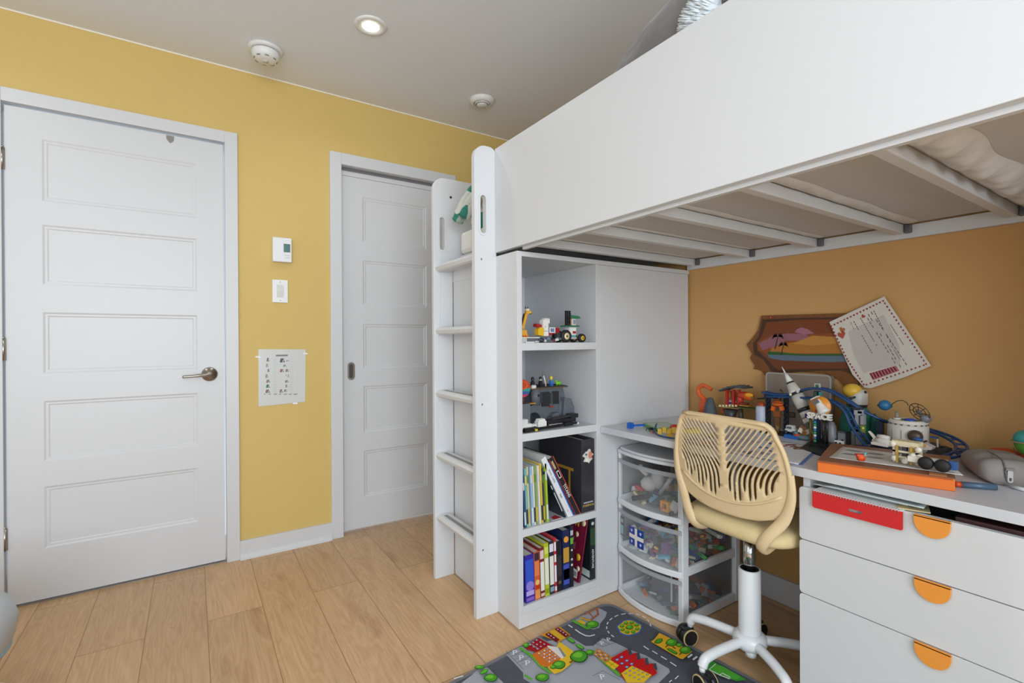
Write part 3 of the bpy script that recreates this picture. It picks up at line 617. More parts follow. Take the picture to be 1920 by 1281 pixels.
# slots
slots = []
def zbot(s): return .580+.075*(abs(s)/.17)**2
def inside_poly(x, y, poly):
    c = False; j = len(poly)-1
    for i in range(len(poly)):
        xi, yi = poly[i]; xj, yj = poly[j]
        if (yi > y) != (yj > y) and x < (xj-xi)*(y-yi)/(yj-yi)+xi: c = not c
        j = i
    return c
def xlim(z): return .157+(.812-z)*.16 if z > .70 else .175-(.70-z)*.38
for sg in (-1, 1):
    k = 0; s0 = .016
    while s0 < .40:
        pts = []; x, z = s0, .812
        ang = math.atan2(1.3, 1)
        while True:
            if x < xlim(z)-.004: pts.append((x, z))
            a = ang if z > .70 else ang+(PI/2-ang)*min(1, (.70-z)/.06)
            x -= math.cos(a)*.004; z -= math.sin(a)*.004
            if x < .013 and z > .60: break
            if z < zbot(x)+(.028 if k % 3 == 1 else 0): break
            if z < .55: break
        if len(pts) > 6:
            pts = pts[::3]+([pts[-1]] if (len(pts)-1) % 3 else [])
            L_, R_ = [], []; hw = .0045
            for i, p in enumerate(pts):
                a0 = pts[max(0, i-1)]; a1 = pts[min(len(pts)-1, i+1)]; dx, dz = a1[0]-a0[0], a1[1]-a0[1]; l = math.hypot(dx, dz)
                nx_, nz_ = -dz/l*hw, dx/l*hw
                if i in (0, len(pts)-1):
                    e = .0025*(1 if i else -1); 
                    L_.append((p[0]+nx_*.55+dx/l*e, p[1]+nz_*.55+dz/l*e)); R_.append((p[0]-nx_*.55+dx/l*e, p[1]-nz_*.55+dz/l*e))
                else: L_.append((p[0]+nx_, p[1]+nz_)); R_.append((p[0]-nx_, p[1]-nz_))
            lp = L_+R_[::-1]; slots.append([(sg*a, c) for a, c in lp])
        s0 += .0160; k += 1
vin = []; ein = []
def addloop(lp):
    o = len(vin); vin.extend([Vector(p) for p in lp]); ein.extend([(o+i, o+(i+1) % len(lp)) for i in range(len(lp))])
addloop(outline)
for sl in slots: addloop(sl)
for i in range(-15, 16):
    for j in range(24):
        x, z = i*.0133, .54+j*.0127
        if inside_poly(x, z, outline) and not any(inside_poly(x, z, sl) for sl in slots): vin.append(Vector((x, z)))
vo_, eo_, fo_, *_r = delaunay_2d_cdt(vin, ein, [], 0, 1e-6)
tri = []
for f in fo_:
    cx = sum(vo_[i].x for i in f)/len(f); cz = sum(vo_[i].y for i in f)/len(f)
    if inside_poly(cx, cz, outline) and not any(inside_poly(cx, cz, sl) for sl in slots): tri.append(tuple(f))
cnt = {}
for t in tri:
    for i in range(3): e = (t[i], t[(i+1) % 3]); cnt[e] = 1
n = len(vo_); th = .0045
front = [shell(v.x, v.y) for v in vo_]; back = [(p[0]-th, p[1], p[2]) for p in front]
fs = [t for t in tri]+[tuple(n+i for i in reversed(t)) for t in tri]; sm = [True]*len(fs)
for (a, c) in list(cnt):
    if (c, a) not in cnt: fs.append((a, n+a, n+c, c)); sm.append(False)
b = cm(); b.add(front+back, fs, BE, sm); back_o = b.build('backrest', chair)
# thick moulded rim along the outline
b = cm(); rim = [shell(x*.985, z) for x, z in (right[::-1][:0] or [])]
lp = [(x, z) for x, z in right[:len(top)+5]]
path = [(-x, z) for x, z in lp[::-1]]+lp
path = [(x, z) for x, z in path]
pts = [Vector(shell(x*.975, z-(.008 if z > .8 else 0))) for x, z in path]
pts = smoothp(pts, 3)
b.tube([(p.x-.003, p.y, p.z) for p in pts], .0095, BE, 10, flat=.75); b.build('back_rim', back_o)
b = cm(); b.tube([(shell(x, z)[0]-.005, -x, z) for x, z in [(-.172+.0172*i, .575+.055*abs((-.172+.0172*i)/.172)**2.2) for i in range(21)]], .004, BE, 8); b.build('lower_ridge', back_o)
for sg in (-1, 1):
    pts = smoothp([Vector(shell(sg*.199, .70))+Vector((-.004, 0, 0)), Vector(shell(sg*.197, .63))+Vector((-.004, 0, 0)), (XB+.010, -sg*.176, .565), (XB-.008, -sg*.140, .510), (XB-.006, -sg*.118, .474), (XB+.022, -sg*.108, .455), (XB+.065, -sg*.104, .458), (XB+.12, -sg*.10, .468)], 6)
    b = cm(); m_ = len(pts); b.tube(pts, [.010+.007*min(1, i/12) if i < 30 else .017-.003*(i-30)/12 for i in range(m_)], BE, 12, flat=.62); b.build('support_arm', chair)
b = cm()
def seat_pt(th, k, z, r): 
    c_, s_ = math.cos(th), math.sin(th); e = .55
    return (.050+r*.185*abs(c_)**e*(1 if c_ > 0 else -1), r*.190*abs(s_)**e*(1 if s_ > 0 else -1), z)
rings = [(.0, .468), (.6, .468), (.93, .470), (.99, .480), (1.0, .492), (.985, .506), (.93, .516), (.6, .524), (.0, .526)]
vs = []; fs = []; N_ = 40
for (r, z) in rings:
    for j in range(N_): 
        p = seat_pt(2*PI*j/N_, 0, z, max(r, .001)); 
        vs.append((p[0], p[1], p[2]-.018*max(0, (p[0]-.12)/.1)**2+.0))
for i in range(len(rings)-1):
    for j in range(N_): fs.append((i*N_+j, i*N_+(j+1) % N_, (i+1)*N_+(j+1) % N_, (i+1)*N_+j))
b.add(vs, fs, mat('#dcc594', .85, noise=.06, scale=160, bump=.25, name='beige_seat_fabric'), True); b.build('seat', chair, label='beige padded seat')
b = cm(); b.bxc((.02, 0, .455), (.14, .12, .02), DARK); b.build('seat_plate', chair, label='black plate under seat')
b = cm(); b.cyl((0, 0, .30), (0, 0, .447), .0185, mat('#c3c5c8', .12, 1)); b.build('gas_piston', chair, label='chrome piston')
b = cm(); b.lathe([(.0335, .115), (.0335, .332), (.0325, .334), (.028, .334)], BW, n=32); b.lathe([(.028, .3335), (.019, .331), (.019, .32)], DARK, n=24); b.build('column_sleeve', chair)
b = cm(); b.lathe([(0, .078), (.03, .078), (.047, .086), (.052, .10), (.050, .118), (.040, .128), (.034, .13)], BW, n=32); b.cyl((-.012, -.012, .062), (-.012, -.012, .08), .017, BW); b.build('hub', chair)
b = cm(); b.tube([(.10, -.10, .452), (.16, -.165, .437), (.20, -.20, .425)], .0035, STEEL, 8); b.tube([(.165, -.168, .436), (.21, -.215, .42), (.25, -.25, .405)], [.008, .010, .008], DARK, 10); b.build('height_lever', chair, label='black height lever')
for k in range(5):
    a = math.radians(99+3+72*k); R_ = (.205, .205, .186, .20, .205)[k]; dx, dy = math.cos(a), math.sin(a)
    b = cm(); pts = smoothp([(.035*dx, .035*dy, .106), (.11*dx, .11*dy, .104), ((R_-.045)*dx, (R_-.045)*dy, .100), ((R_-.012)*dx, (R_-.012)*dy, .092), (R_*dx, R_*dy, .072)], 6)
    b.tube(pts, .0148, BW, 14); b.build('base_leg', chair)
    ca = a+(1.1 if k == 0 else 1.5 if k == 1 else 2.6 if k == 2 else -.6)
    b = cm(); ux, uy = math.cos(ca), math.sin(ca); wx_, wy_ = -uy, ux
    cx, cy = R_*dx+ux*.014, R_*dy+uy*.014; WR = .0295; CC = (WR+.0012)
    b.cyl((R_*dx, R_*dy, .056), (R_*dx, R_*dy, .073), .009, BW)
    for sg in (-1, 1):
        b.tube([(cx+wx_*sg*.003, cy+wy_*sg*.003, CC), (cx+wx_*sg*.022, cy+wy_*sg*.022, CC)], WR, mat('#1d1d20', .35), 28)
        b.tube([(cx+wx_*sg*.022, cy+wy_*sg*.022, CC), (cx+wx_*sg*.025, cy+wy_*sg*.025, CC)], WR-.0005, mat('#d9c08c', .4), 28)
        b.tube([(cx+wx_*sg*.025, cy+wy_*sg*.025, CC), (cx+wx_*sg*.0262, cy+wy_*sg*.0262, CC)], WR-.0045, mat('#1d1d20', .35), 28)
    b.bxc((cx, cy, .046), (.04, .024, .024), mat('#1d1d20', .35), rz=ca); b.build('caster', chair, label='black twin-wheel caster with cream rim')
# ------------------------------------------------------------------ play rug with printed town
RUGM = mat('#53565f', .95, noise=.16, scale=900, bump=.8, name='rug_pile'); RZ = .008
def rm(h): return mat(h, .95, noise=.12, scale=700, bump=.6, spec=.1)
b = MB()
ang = math.atan2(.0475, .487); c0 = Vector((1.4245, -1.3035))
def rugp(s, t): return (c0.x-s*math.cos(ang)+t*math.sin(ang)*1.0, c0.y-s*math.sin(ang)-t*math.cos(ang))
RW, RL = 1.10, 1.32
def rpoly(m_, r): return [rugp(s, t) for s, t in rrect(m_, RW-m_, m_, RL-m_, r, 8)]
b.prism(rpoly(0, .055), 'XY', 0.0005, RZ-.0004, mat('#74757a', .95, noise=.1, scale=900))
b.prism(rpoly(.014, .05), 'XY', RZ-.0004, RZ, RUGM)
lay = [0]
def dec(pts, c, step=1, src='A'):
    "printed patch; coordinates read off the photographed rug"
    lay[0] += step; z = RZ+.00006*lay[0]
    if src == 'A': px = [(820+.32292*x, 1100+.32292*y) for x, y in pts]
    elif src == 'B': px = [(1000+x/16, 1150+y/16) for x, y in pts]
    else: px = [(1180+x*260/1920, 1180+y*260/1920) for x, y in pts]
    w3 = [at(u, v, 'Z', RZ) for u, v in px]
    lp = [Vector((p.x, p.y, 0)) for p in w3]
    tr = tessellate_polygon([lp]); b.add([(p.x, p.y, z) for p in lp], [tuple(t) for t in tr], rm(c))
def blob(cx, cy, rx, ry, c, src='A', n=14, a=0): dec([(x+rx*.06*math.sin(5*i), y+ry*.06*math.cos(7*i)) for i, (x, y) in enumerate(ell(cx, cy, rx, ry, n, a))], c, 1, src)
def stroke(p, wd, c, src='A'):
    L_, R_ = [], []
    for i in range(len(p)):
        a0 = p[max(0, i-1)]; a1 = p[min(len(p)-1, i+1)]; dx, dy = a1[0]-a0[0], a1[1]-a0[1]; l = math.hypot(dx, dy) or 1
        L_.append((p[i][0]-dy/l*wd, p[i][1]+dx/l*wd*.7)); R_.append((p[i][0]+dy/l*wd, p[i][1]-dx/l*wd*.7))
    dec(L_+R_[::-1], c, 1, src)
def tree(cx, cy, rx, ry, src='A'):
    blob(cx, cy, rx*1.12, ry*1.14, '#1c4a1e', src); blob(cx, cy-1, rx, ry, '#4f9f2e', src); blob(cx-rx*.15, cy-ry*.25, rx*.6, ry*.5, '#79c23c', src)
LG = '#a9acb4'
dec([(400, 395), (480, 352), (700, 305), (770, 290), (860, 346), (905, 345), (960, 300), (1030, 325), (1120, 368), (1210, 400), (1345, 478), (1350, 498), (1270, 575), (560, 575), (500, 535), (498, 500)], LG)
dec([(800, 196), (870, 150), (940, 125), (985, 150), (975, 180), (945, 215), (940, 240), (905, 250), (830, 230)], LG)     # playground corner
dec([(200, 515), (232, 484), (290, 470), (385, 561), (375, 575), (120, 575)], LG)
# roundabout
blob(1115, 240, 74, 46, '#3d6fb5', n=30); blob(1116, 239, 66, 40, '#e5b92e', n=30)
for k in range(8): tree(1116+46*math.cos(k*PI/4+.3), 239+28*math.sin(k*PI/4+.3), 12, 8)
tree(1116, 239, 20, 13)
for k in range(14):
    a0 = PI*.98-k*.34+.9; a1 = a0-.2
    if k < 12: stroke([(1115+(132 if math.cos(t) < 0 else 124)*math.cos(t), 238-78*math.sin(t)) for t in (a0, (a0+a1)/2, a1)], 3.2, '#e9eaee')
# dashes
for (x0, y0, x1, y1) in ((760, 226, 785, 243), (1197, 350, 1228, 371), (1248, 378, 1278, 397), (1298, 410, 1332, 430), (1352, 444, 1388, 468), (1400, 524, 1380, 543), (1362, 550, 1345, 561)): stroke([(x0, y0), (x1, y1)], 3.6, '#e9eaee')
stroke([(800, 254), (830, 275), (860, 290), (885, 293), (915, 285)], 4, '#e9eaee')
# playground, bush
stroke([(835, 185), (890, 200), (935, 165), (925, 135)], 5, '#b5552c'); stroke([(850, 170), (900, 145), (940, 128)], 4, '#c66a2c'); stroke([(828, 186), (890, 203)], 6, '#d8a92a'); stroke([(880, 155), (905, 185)], 3, '#b5552c')
stroke([(785, 203), (860, 243)], 8, '#67b437'); blob(838, 212, 24, 10, '#e8b92c', a=.4); tree(900, 226, 34, 19); blob(872, 246, 20, 9, '#58a832')
# upper row of red houses (left to right in the photograph)
dec([(690, 245), (710, 238), (775, 288), (705, 330), (600, 288), (640, 268)], '#d9982e')
dec([(680, 253), (702, 243), (768, 290), (745, 303)], '#7d1f22'); dec([(624, 285), (648, 272), (712, 315), (690, 330)], '#7d1f22'); dec([(652, 268), (676, 256), (742, 304), (715, 318)], '#e0b236')
for (x, y) in ((700, 255), (716, 264), (732, 274), (748, 286), (646, 283), (660, 293), (676, 304)): stroke([(x-4, y-2), (x+4, y+3)], 4, '#b9c3dc')
b.M = Matrix()
dec([(560, 322), (592, 303), (675, 355), (642, 372), (590, 392), (520, 375), (510, 362)], '#a32227')
stroke([(585, 300), (680, 352)], 4, '#8b8e95'); stroke([(527, 330), (590, 372)], 3.5, '#8b8e95')
for r_ in range(3):
    for k in range(4): x, y = 577-20*r_+k*22, 318+14*r_+k*12; stroke([(x-4, y-2), (x+4, y+3)], 4, '#b9c3dc')
tree(515, 350, 16, 14)
stroke([(478, 365), (545, 410), (600, 470), (660, 512)], 9, '#5fb13a')
# yellow yard
dec([(705, 332), (720, 336), (790, 385), (800, 440), (720, 505), (680, 518), (660, 500), (640, 480)], '#edc233')
# orange school
dec([(548, 405), (640, 358), (720, 428), (705, 440), (640, 478), (600, 470)], '#d9762a'); dec([(640, 352), (700, 362), (748, 412), (722, 430), (640, 360)], '#e9e2da'); dec([(698, 360), (712, 365), (748, 412), (735, 422)], '#8c9096')
for r_ in range(4):
    for k in range(5): x, y = 590+r_*16+k*15, 398-r_*9+k*12+r_*1; dec([(x-6, y-1), (x+1, y-5), (x+7, y), (x, y+5)], ['#dfe8f4', '#7aa6dc'][(r_+k) % 2], 0 if k else 1)
lay[0] += 1
blob(684, 382, 8, 5, '#e7e2ee')
for k in range(3): tree((822, 706, 672)[k], (417, 466, 480)[k], (46, 34, 16)[k], (33, 23, 10)[k])
for (x, y) in ((776, 324), (828, 361)): blob(x, y, 27, 11, '#1f5a24', a=.5); blob(x, y-1, 23, 8, '#62bd38', a=.5)
stroke([(768, 455), (790, 442)], 6, '#7b5a2c')
# green strip and red factory
stroke([(870, 385), (905, 390), (970, 450), (1060, 530)], 10, '#5fb13a'); tree(885, 395, 22, 14)
dec([(905, 405), (935, 372), (1020, 425), (985, 462)], '#c9873c')
for r_ in range(3):
    for k in range(4): x, y = 940+k*18-r_*10, 387+k*11+r_*10; stroke([(x-4, y-2), (x+5, y+3)], 3.5, ['#c9d3e8', '#4a4d8c'][(k+r_) % 2])
dec([(1010, 430), (1102, 378), (1118, 408), (1155, 398), (1162, 440), (1200, 428), (1212, 470), (1250, 460), (1275, 510), (1275, 520), (1200, 561), (1090, 561), (1060, 520)], '#c71f22')
for (x, y) in ((1105, 375), (1155, 400), (1203, 430), (1252, 462)): dec([(x, y), (x+18, y-2), (x+26, y+38), (x+8, y+34)], '#4a4c52')
for (x, y) in ((1100, 445), (1072, 462), (1044, 440), (1128, 465), (1100, 483), (1070, 425)): blob(x, y, 11, 8, '#3d4f8c'); blob(x, y, 8, 5, '#a9b8e4')
dec([(1068, 520), (1130, 476), (1245, 530), (1200, 575), (1100, 575)], '#e8c02e')
for r_ in range(3):
    for k in range(4): x, y = 1140-r_*24+k*26, 492+r_*15+k*12; dec([(x-8, y), (x+2, y-7), (x+11, y-2), (x+1, y+5)], '#2c3b30', 0 if k else 1)
lay[0] += 1
for r_ in range(3):
    for k in range(4): x, y = 1140-r_*24+k*26, 492+r_*15+k*12; dec([(x-5, y), (x+2, y-5), (x+8, y-1), (x+1, y+3)], '#a9c6d4', 0 if k else 1)
lay[0] += 1
dec([(975, 462), (1005, 443), (1055, 475), (1025, 502)], '#e8c02e'); stroke([(990, 452), (1040, 489)], 1.5, '#8b6a1c'); stroke([(1000, 480), (1030, 460)], 1.5, '#8b6a1c')
# parking letters and bays
for (x, y) in ((442, 402), (482, 432), (520, 463)):
    stroke([(x-35, y+12), (x+30, y-22)], 1, '#5b5e66')
PAT = Matrix.Rotation(-.42+PI, 4, 'Z')
for (x, y, s_) in ((450, 402, .036), (488, 432, .036), (524, 463, .036), (958, 347, .03), (995, 325, .03), (958, 545, .034)):
    p = at(820+.32292*x, 1100+.32292*y, 'Z', RZ); b.text('P', s_, rm('#eceef2'), Matrix.Translation((p.x, p.y, RZ+.00006*lay[0]+.0002)) @ Matrix.Rotation(-PI/6, 4, 'Z'), .00005)
for (x0, y0, x1, y1) in ((905, 340, 960, 366), (960, 366, 1040, 340), (935, 322, 1000, 350), (960, 298, 1040, 340), (905, 340, 960, 298)): stroke([(x0, y0), (x1, y1)], 1.2, '#3e4047')
for (x0, y0, x1, y1) in ((400, 395, 500, 500), (430, 425, 500, 390), (465, 460, 540, 425), (900, 540, 960, 508), (960, 508, 1060, 561)): stroke([(x0, y0), (x1, y1)], 1.2, '#3e4047')
# lower left greens
tree(245, 488, 26, 11); blob(272, 514, 28, 12, '#1f5a24', a=-.5); blob(272, 513, 24, 9, '#62bd38', a=-.5); tree(310, 550, 36, 22); tree(610, 548, 36, 22); stroke([(505, 535), (550, 561)], 8, '#5fb13a')
stroke([(95, 556), (150, 540)], 4, '#e9eaee')
# right edge: yellow park and green pitch (third crop)
dec([(415, 95), (560, 165), (700, 265), (870, 355), (745, 462), (700, 455), (300, 218), (345, 185)], '#e9b12c', 1, 'C')
blob(405, 210, 62, 34, '#1f5a24', 'C', a=-.3); blob(405, 208, 50, 26, '#4f9f2e', 'C', a=-.3); blob(595, 352, 80, 26, '#1f5a24', 'C', a=.5); blob(595, 350, 68, 19, '#4f9f2e', 'C', a=.5)
for (x, y) in ((585, 230), (690, 268), (775, 338)): tree(x, y, 72 if x != 690 else 40, 50 if x != 690 else 26, 'C')
for (x0, y0, x1, y1) in ((500, 300, 545, 262), (690, 405, 730, 370), (640, 320, 600, 290)): stroke([(x0, y0), (x1, y1)], 9, '#6d4a22', 'C')
for k in range(3): stroke([(810+k*70, 445+k*30), (870+k*70, 400+k*30)], 16, '#dfe1e4', 'C')
dec([(1060, 470), (1130, 480), (1560, 715), (1620, 760), (1480, 775), (1090, 640), (1000, 590)], '#3f9a37', 1, 'C'); dec([(1190, 540), (1300, 570), (1540, 715), (1500, 748), (1390, 745), (1270, 700), (1110, 620)], '#57b23c', 1, 'C')
stroke([(1195, 535), (1105, 612), (1250, 690), (1390, 745)], 9, '#e4e7e2', 'C'); stroke([(1250, 690), (1290, 665), (1400, 725)], 8, '#e4e7e2', 'C')
dec([(1050, 690), (1150, 700), (1180, 760), (1060, 750)], '#dfe1e4', 1, 'C')
# more of the road further out of the picture
for k in range(6):
    for (s, t) in ((.5, .75+k*.09),):
        p = rugp(s, t); q_ = rugp(s, t+.045); b.bxc(((p[0]+q_[0])/2, (p[1]+q_[1])/2, RZ+.0003), (.008, .045, .0004), rm('#e9eaee'), rz=ang)
b.prism([rugp(s, t) for s, t in rrect(.60, .98, .72, 1.2, .03)], 'XY', RZ, RZ+.0003, rm('#5fae3a')); b.prism([rugp(s, t) for s, t in rrect(.08, .42, .80, 1.22, .03)], 'XY', RZ, RZ+.0003, rm(LG))
b.build('play_rug', label='dark grey children play rug printed with town roads, roundabout and red houses', cat='rug')
# ------------------------------------------------------------------ books and magazines
FS = -1.250
def book(name, x0, x1, ztop, zb, spine, label, cat='book', lean=0, depth=.15, deco=(), group=None, front=FS, hard=True, pages='#dcd8cc', yaw=0):
    """standing book, spine towards the room; lean tips its top towards -x (negative) or +x; x0,x1 at the foot"""
    w_ = x1-x0; h_ = ztop-zb
    piv = (x1 if lean > 0 else x0, front, zb)
    Mx = Matrix.Translation(piv) @ Matrix.Rotation(yaw, 4, 'Z') @ Matrix.Rotation(lean, 4, 'Y') @ Matrix.Translation((-w_ if lean > 0 else 0, 0, 0))
    cm_ = mat(spine, .3)
    t = .0022 if hard else .0006
    b = MB(); b.M = Mx
    b.box(0, w_, 0, t, 0, h_, cm_); b.box(0, t, t, depth, 0, h_, cm_); b.box(w_-t, w_, t, depth, 0, h_, cm_)
    o = b.build(name, label=label, cat=cat, group=group, bevel=.0004)
    e = .003 if hard else .0005
    p = MB(); p.M = Mx; p.box(t, w_-t, t+.0002, depth-e, e, h_-e, mat(pages, .9, noise=.08, scale=400)); p.build('pages', o)
    if deco:
        d = MB(); d.M = Mx
        for (kind, a, c, col, *rest) in deco:
            if kind == 'band': d.box(w_*.08, w_*.92, -.0004, 0, h_*a, h_*c, col)
            elif kind == 'dot': d.prism(ell(w_*.5, h_*a, w_*.36*(c or 1), w_*.36*(c or 1), 16), 'XZ', -.0007, 0, col)
            elif kind == 'txt':
                d.text(rest[0], min(w_*.62, .014)*(rest[1] if len(rest) > 1 else 1), mat(col, .4), Matrix.Translation((w_*.5, -.0006, h_*(a+c)/2)) @ Matrix.Rotation(PI/2, 4, 'X') @ Matrix.Rotation(-PI/2, 4, 'Z'), .0003)
            elif kind == 'face': d.box(w_, w_+.0004, depth*rest[0], depth*rest[1], h_*a, h_*c, col)
            elif kind == 'faceL': d.box(-.0004, 0, depth*rest[0], depth*rest[1], h_*a, h_*c, col)
            elif kind == 'fdot': d.lathe([(0, w_+.0005), (.012*c, w_+.0005)], K(col), (0, depth*rest[0], h_*a), 14, 'X')
        d.build('cover_print', o)
    return o
def X3(u, v=900): return at(u, v, 'Y', FS).x
Z4, Z3 = .0815, .368
bl = [
 (986, 1003, .262, '#3b2fa0', 'purple blue hardback with white lightning lettering, leftmost of the bottom shelf', [('band', .28, .9, '#3557c8'), ('dot', .34, 1.2, '#8f7fd8'), ('band', .03, .1, '#8a63c4'), ('band', .14, .24, '#b9a8e4')], -.035),
 (1003.5, 1013.5, .266, '#d0623a', 'orange hardback with red flame shape beside the purple book', [('band', .82, .98, '#3a2c38'), ('band', .02, .2, '#e79a52'), ('dot', .36, 1.1, '#f0bf72'), ('band', .22, .3, '#c13c1c'), ('band', .5, .8, '#e8824e')], -.035),
 (1014, 1022, .275, '#7c2a30', 'white spined book with dark red ends, just right of the orange book', [('band', .14, .72, '#ebe9df'), ('band', .78, .95, '#e4c9c6'), ('band', .03, .09, '#d9c1b8')], -.032),
 (1022.5, 1030.5, .288, '#b9c52c', 'lime green book with long white spine panel', [('band', .22, .72, '#eceadf'), ('band', .8, .93, '#d8dc6a'), ('band', .05, .14, '#8fa01c')], -.03),
 (1031.5, 1040, .290, '#2c3438', 'black book with long white spine panel beside the lime green one', [('band', .18, .72, '#eceade'), ('band', .8, .95, '#dfe4e8'), ('band', .05, .14, '#8aa3b8')], -.028),
 (1040.5, 1044.5, .300, '#c62b34', 'narrow red and white striped book near the middle of the bottom shelf', [('band', .2, .5, '#efefef'), ('band', .56, .7, '#efefef'), ('band', .76, .92, '#efefef'), ('band', .04, .12, '#f0e6e6')], -.026),
 (1045.5, 1054.5, .282, '#23232a', 'thin worn black book left of the thick navy book', [('band', .3, .7, '#3a3438'), ('dot', .18, .8, '#6a5a3c')], -.03),
 (1056, 1068.5, .318, '#1c2a52', 'thick navy book with gold title and fiery round emblem', [('dot', .84, 1.0, '#f2a13a'), ('band', .45, .7, '#c9973a'), ('band', .08, .42, '#4856b8'), ('band', .16, .34, '#7c3f9c')], -.01),
 (1069.5, 1075.5, .330, '#20242c', 'black book with green and white figures on its spine right of the navy book', [('band', .7, .8, '#6fb23a'), ('dot', .6, .7, '#dfe6dd'), ('dot', .45, .8, '#d9d4be'), ('band', .84, .92, '#b9bcc4'), ('dot', .36, .8, '#e8e6dd')], -.005),
]
xprev = 1.0395
for i, (u0, u1, zt, col, lab, deco, ln) in enumerate(bl):
    x0, x1 = X3(u0, 1060), X3(u1, 1060)
    x0 = max(x0, xprev+.0004); book('book', x0, x1, zt, Z4+.0006, col, lab, lean=ln, depth=.155 if i < 7 else .19, deco=deco, group='books on the bottom shelf'); xprev = x1
# maroon book turned so that its back cover shows
b = MB(); Mx = Matrix.Translation((1.330, FS+.004, Z4+.0006+.0024)) @ Matrix.Rotation(math.radians(11), 4, 'Y')
b.M = Mx; MAR = mat('#7a1c38', .3)
b.box(-.012, -.0102, 0, .20, 0, .262, MAR); b.box(-.0018, 0, 0, .20, 0, .262, MAR); b.box(-.012, 0, 0, .0016, 0, .262, MAR)
o = b.build('book', label='maroon book leaning to the right with yellow title and barcode on its cover', cat='book', group='books on the bottom shelf')
p = MB(); p.M = Mx; p.box(-.0101, -.0019, .0018, .197, .002, .26, mat('#dcd8cc', .9)); p.build('pages', o)
d = MB(); d.M = Mx
LF = Matrix(((0, 0, -1, -.0122), (-1, 0, 0, 0), (0, 1, 0, 0), (0, 0, 0, 1)))
def lf(y0, y1, z0, z1, c, e=0): d.box(-.0124-e, -.012, y0, y1, z0, z1, c)
d.text('POKÉMON', .033, K('#e8c23a'), LF @ Matrix.Translation((-.118, .222, .0004)), .0004)
lf(.012, .05, .012, .045, '#e6e4de'); 
for k in range(9): lf(.016+k*.0035, .0175+k*.0035, .018, .036, '#222222', .0003)
lf(.06, .13, .150, .164, '#b9a7b2'); lf(.045, .12, .118, .145, '#96505f'); lf(.10, .14, .07, .11, '#5d7c78'); lf(.06, .085, .08, .105, '#3c5a52')
for (y, z, r, c) in ((.045, .18, .011, '#e9d9a8'), (.02, .095, .014, '#f0b92c'), (.075, .06, .009, '#e9dfc6'), (.0, .235, .014, '#ecd9a9'), (.004, .052, .010, '#ece0c4')):
    d.lathe([(0, -.0131), (r, -.0131), (r, -.0121)], K(c), (0, max(y, r+.001), z), 14, 'X')
d.build('cover_print', o)
book('book', 1.3815, 1.4098, .340, Z4+.0006, '#1c2426', 'thick black book with white vertical lettering against the right side of the bottom shelf', depth=.2,
     deco=[('band', .55, .82, '#2d4a2a'), ('txt', .12, .55, '#e8eaea', 'ADVENTURE', 1.0), ('dot', .9, .7, '#c9cfcf'), ('faceL', .03, .14, '#c3d0c8', .02, .5), ('faceL', .55, .97, '#33421f', .3, .98)], group='books on the bottom shelf', lean=.0)
# third shelf: magazines, tilted to the left side panel
mg = [('#2f4e78', 978.5, 'navy blue thin magazine at the far left end of the third shelf', .575), ('#7fb9b4', 982, 'turquoise magazine second from the left side panel', .600), ('#d9cfa0', 985.5, 'cream magazine with yellow head edge', .604), ('#9dbcd8', 989, 'pale blue magazine with white foot', .604), ('#e1e2e2', 992.5, 'plain white magazine next to the pale blue one', .604),
      ('#8aa35a', 996, 'olive green and white magazine in the middle of the row', .603), ('#e8e3d4', 999, 'off-white magazine with yellow foot', .603), ('#e3bf48', 1002, 'orange yellow magazine edge near the right of the row', .609), ('#39435a', 1006.5, 'dark slate magazine beside the lime one', .590), ('#a9c53a', 1010.5, 'lime green magazine, rightmost of the thin upright row', .606)]
for i, (c, u, lab, zt) in enumerate(mg):
    x0 = 1.0535+.0118*i; x1 = x0+.0072+.001*(i % 2)
    book('magazine', x0, x1, zt-.008, Z3+.0006, c, lab, cat='magazine', lean=-.05, depth=.19, hard=False, pages=['#dcdedf', '#c9d2da', '#d8d4c4'][i % 3], group='magazines on the third shelf', front=FS+.003*(i % 3),
         deco=[('band', .05, .3, ['#e4e6e6', '#26354e', '#d8b94a'][i % 3]), ('band', .72, .86, ['#cfd9df', '#e9d27a', '#5c8a4e'][i % 3])])
# white lever binder leaning left
def leaner(name, foot, wd, h_, ang_, col, lab, deco=None, depth=.2, cat='book', fy=FS, cover=None):
    Mx = Matrix.Translation((foot, fy, Z3+.0008)) @ Matrix.Rotation(-ang_, 4, 'Y') @ Matrix.Translation((-wd, 0, 0))
    b = MB(); b.M = Mx; m_ = mat(col, .35); c2 = mat(cover, .35) if cover else m_
    b.box(0, wd, 0, .0022, 0, h_, m_); b.box(0, .0022, .0022, depth, 0, h_, c2); b.box(wd-.0022, wd, .0022, depth, 0, h_, c2); o = b.build(name, label=lab, cat=cat, bevel=.0005)
    p = MB(); p.M = Mx; p.box(.0025, wd-.0025, .0024, depth-.006, .003, h_-.004, mat('#dedcd4', .9, noise=.05, scale=300)); p.build('pages', o)
    if deco:
        d = MB(); d.M = Mx
        for (kind, a, c, col_, *rest) in deco:
            if kind == 'txt': d.text(rest[0], rest[1], K(col_), Matrix.Translation((wd/2, -.0006, h_*(a+c)/2)) @ Matrix.Rotation(PI/2, 4, 'X') @ Matrix.Rotation(-PI/2, 4, 'Z'), .0003)
            elif kind == 'band': d.box(wd*rest[0], wd*rest[1], -.0005, 0, h_*a, h_*c, col_)
        d.build('cover_print', o)
    return o
leaner('book', 1.256, .010, .225, math.radians(27), '#1b2430', 'dark leaning book with a white stripe propped under the white binder', [('band', .15, .55, '#e4e6ea', .3, .6), ('band', .62, .7, '#e4e6ea', .3, .6)], fy=FS+.002)
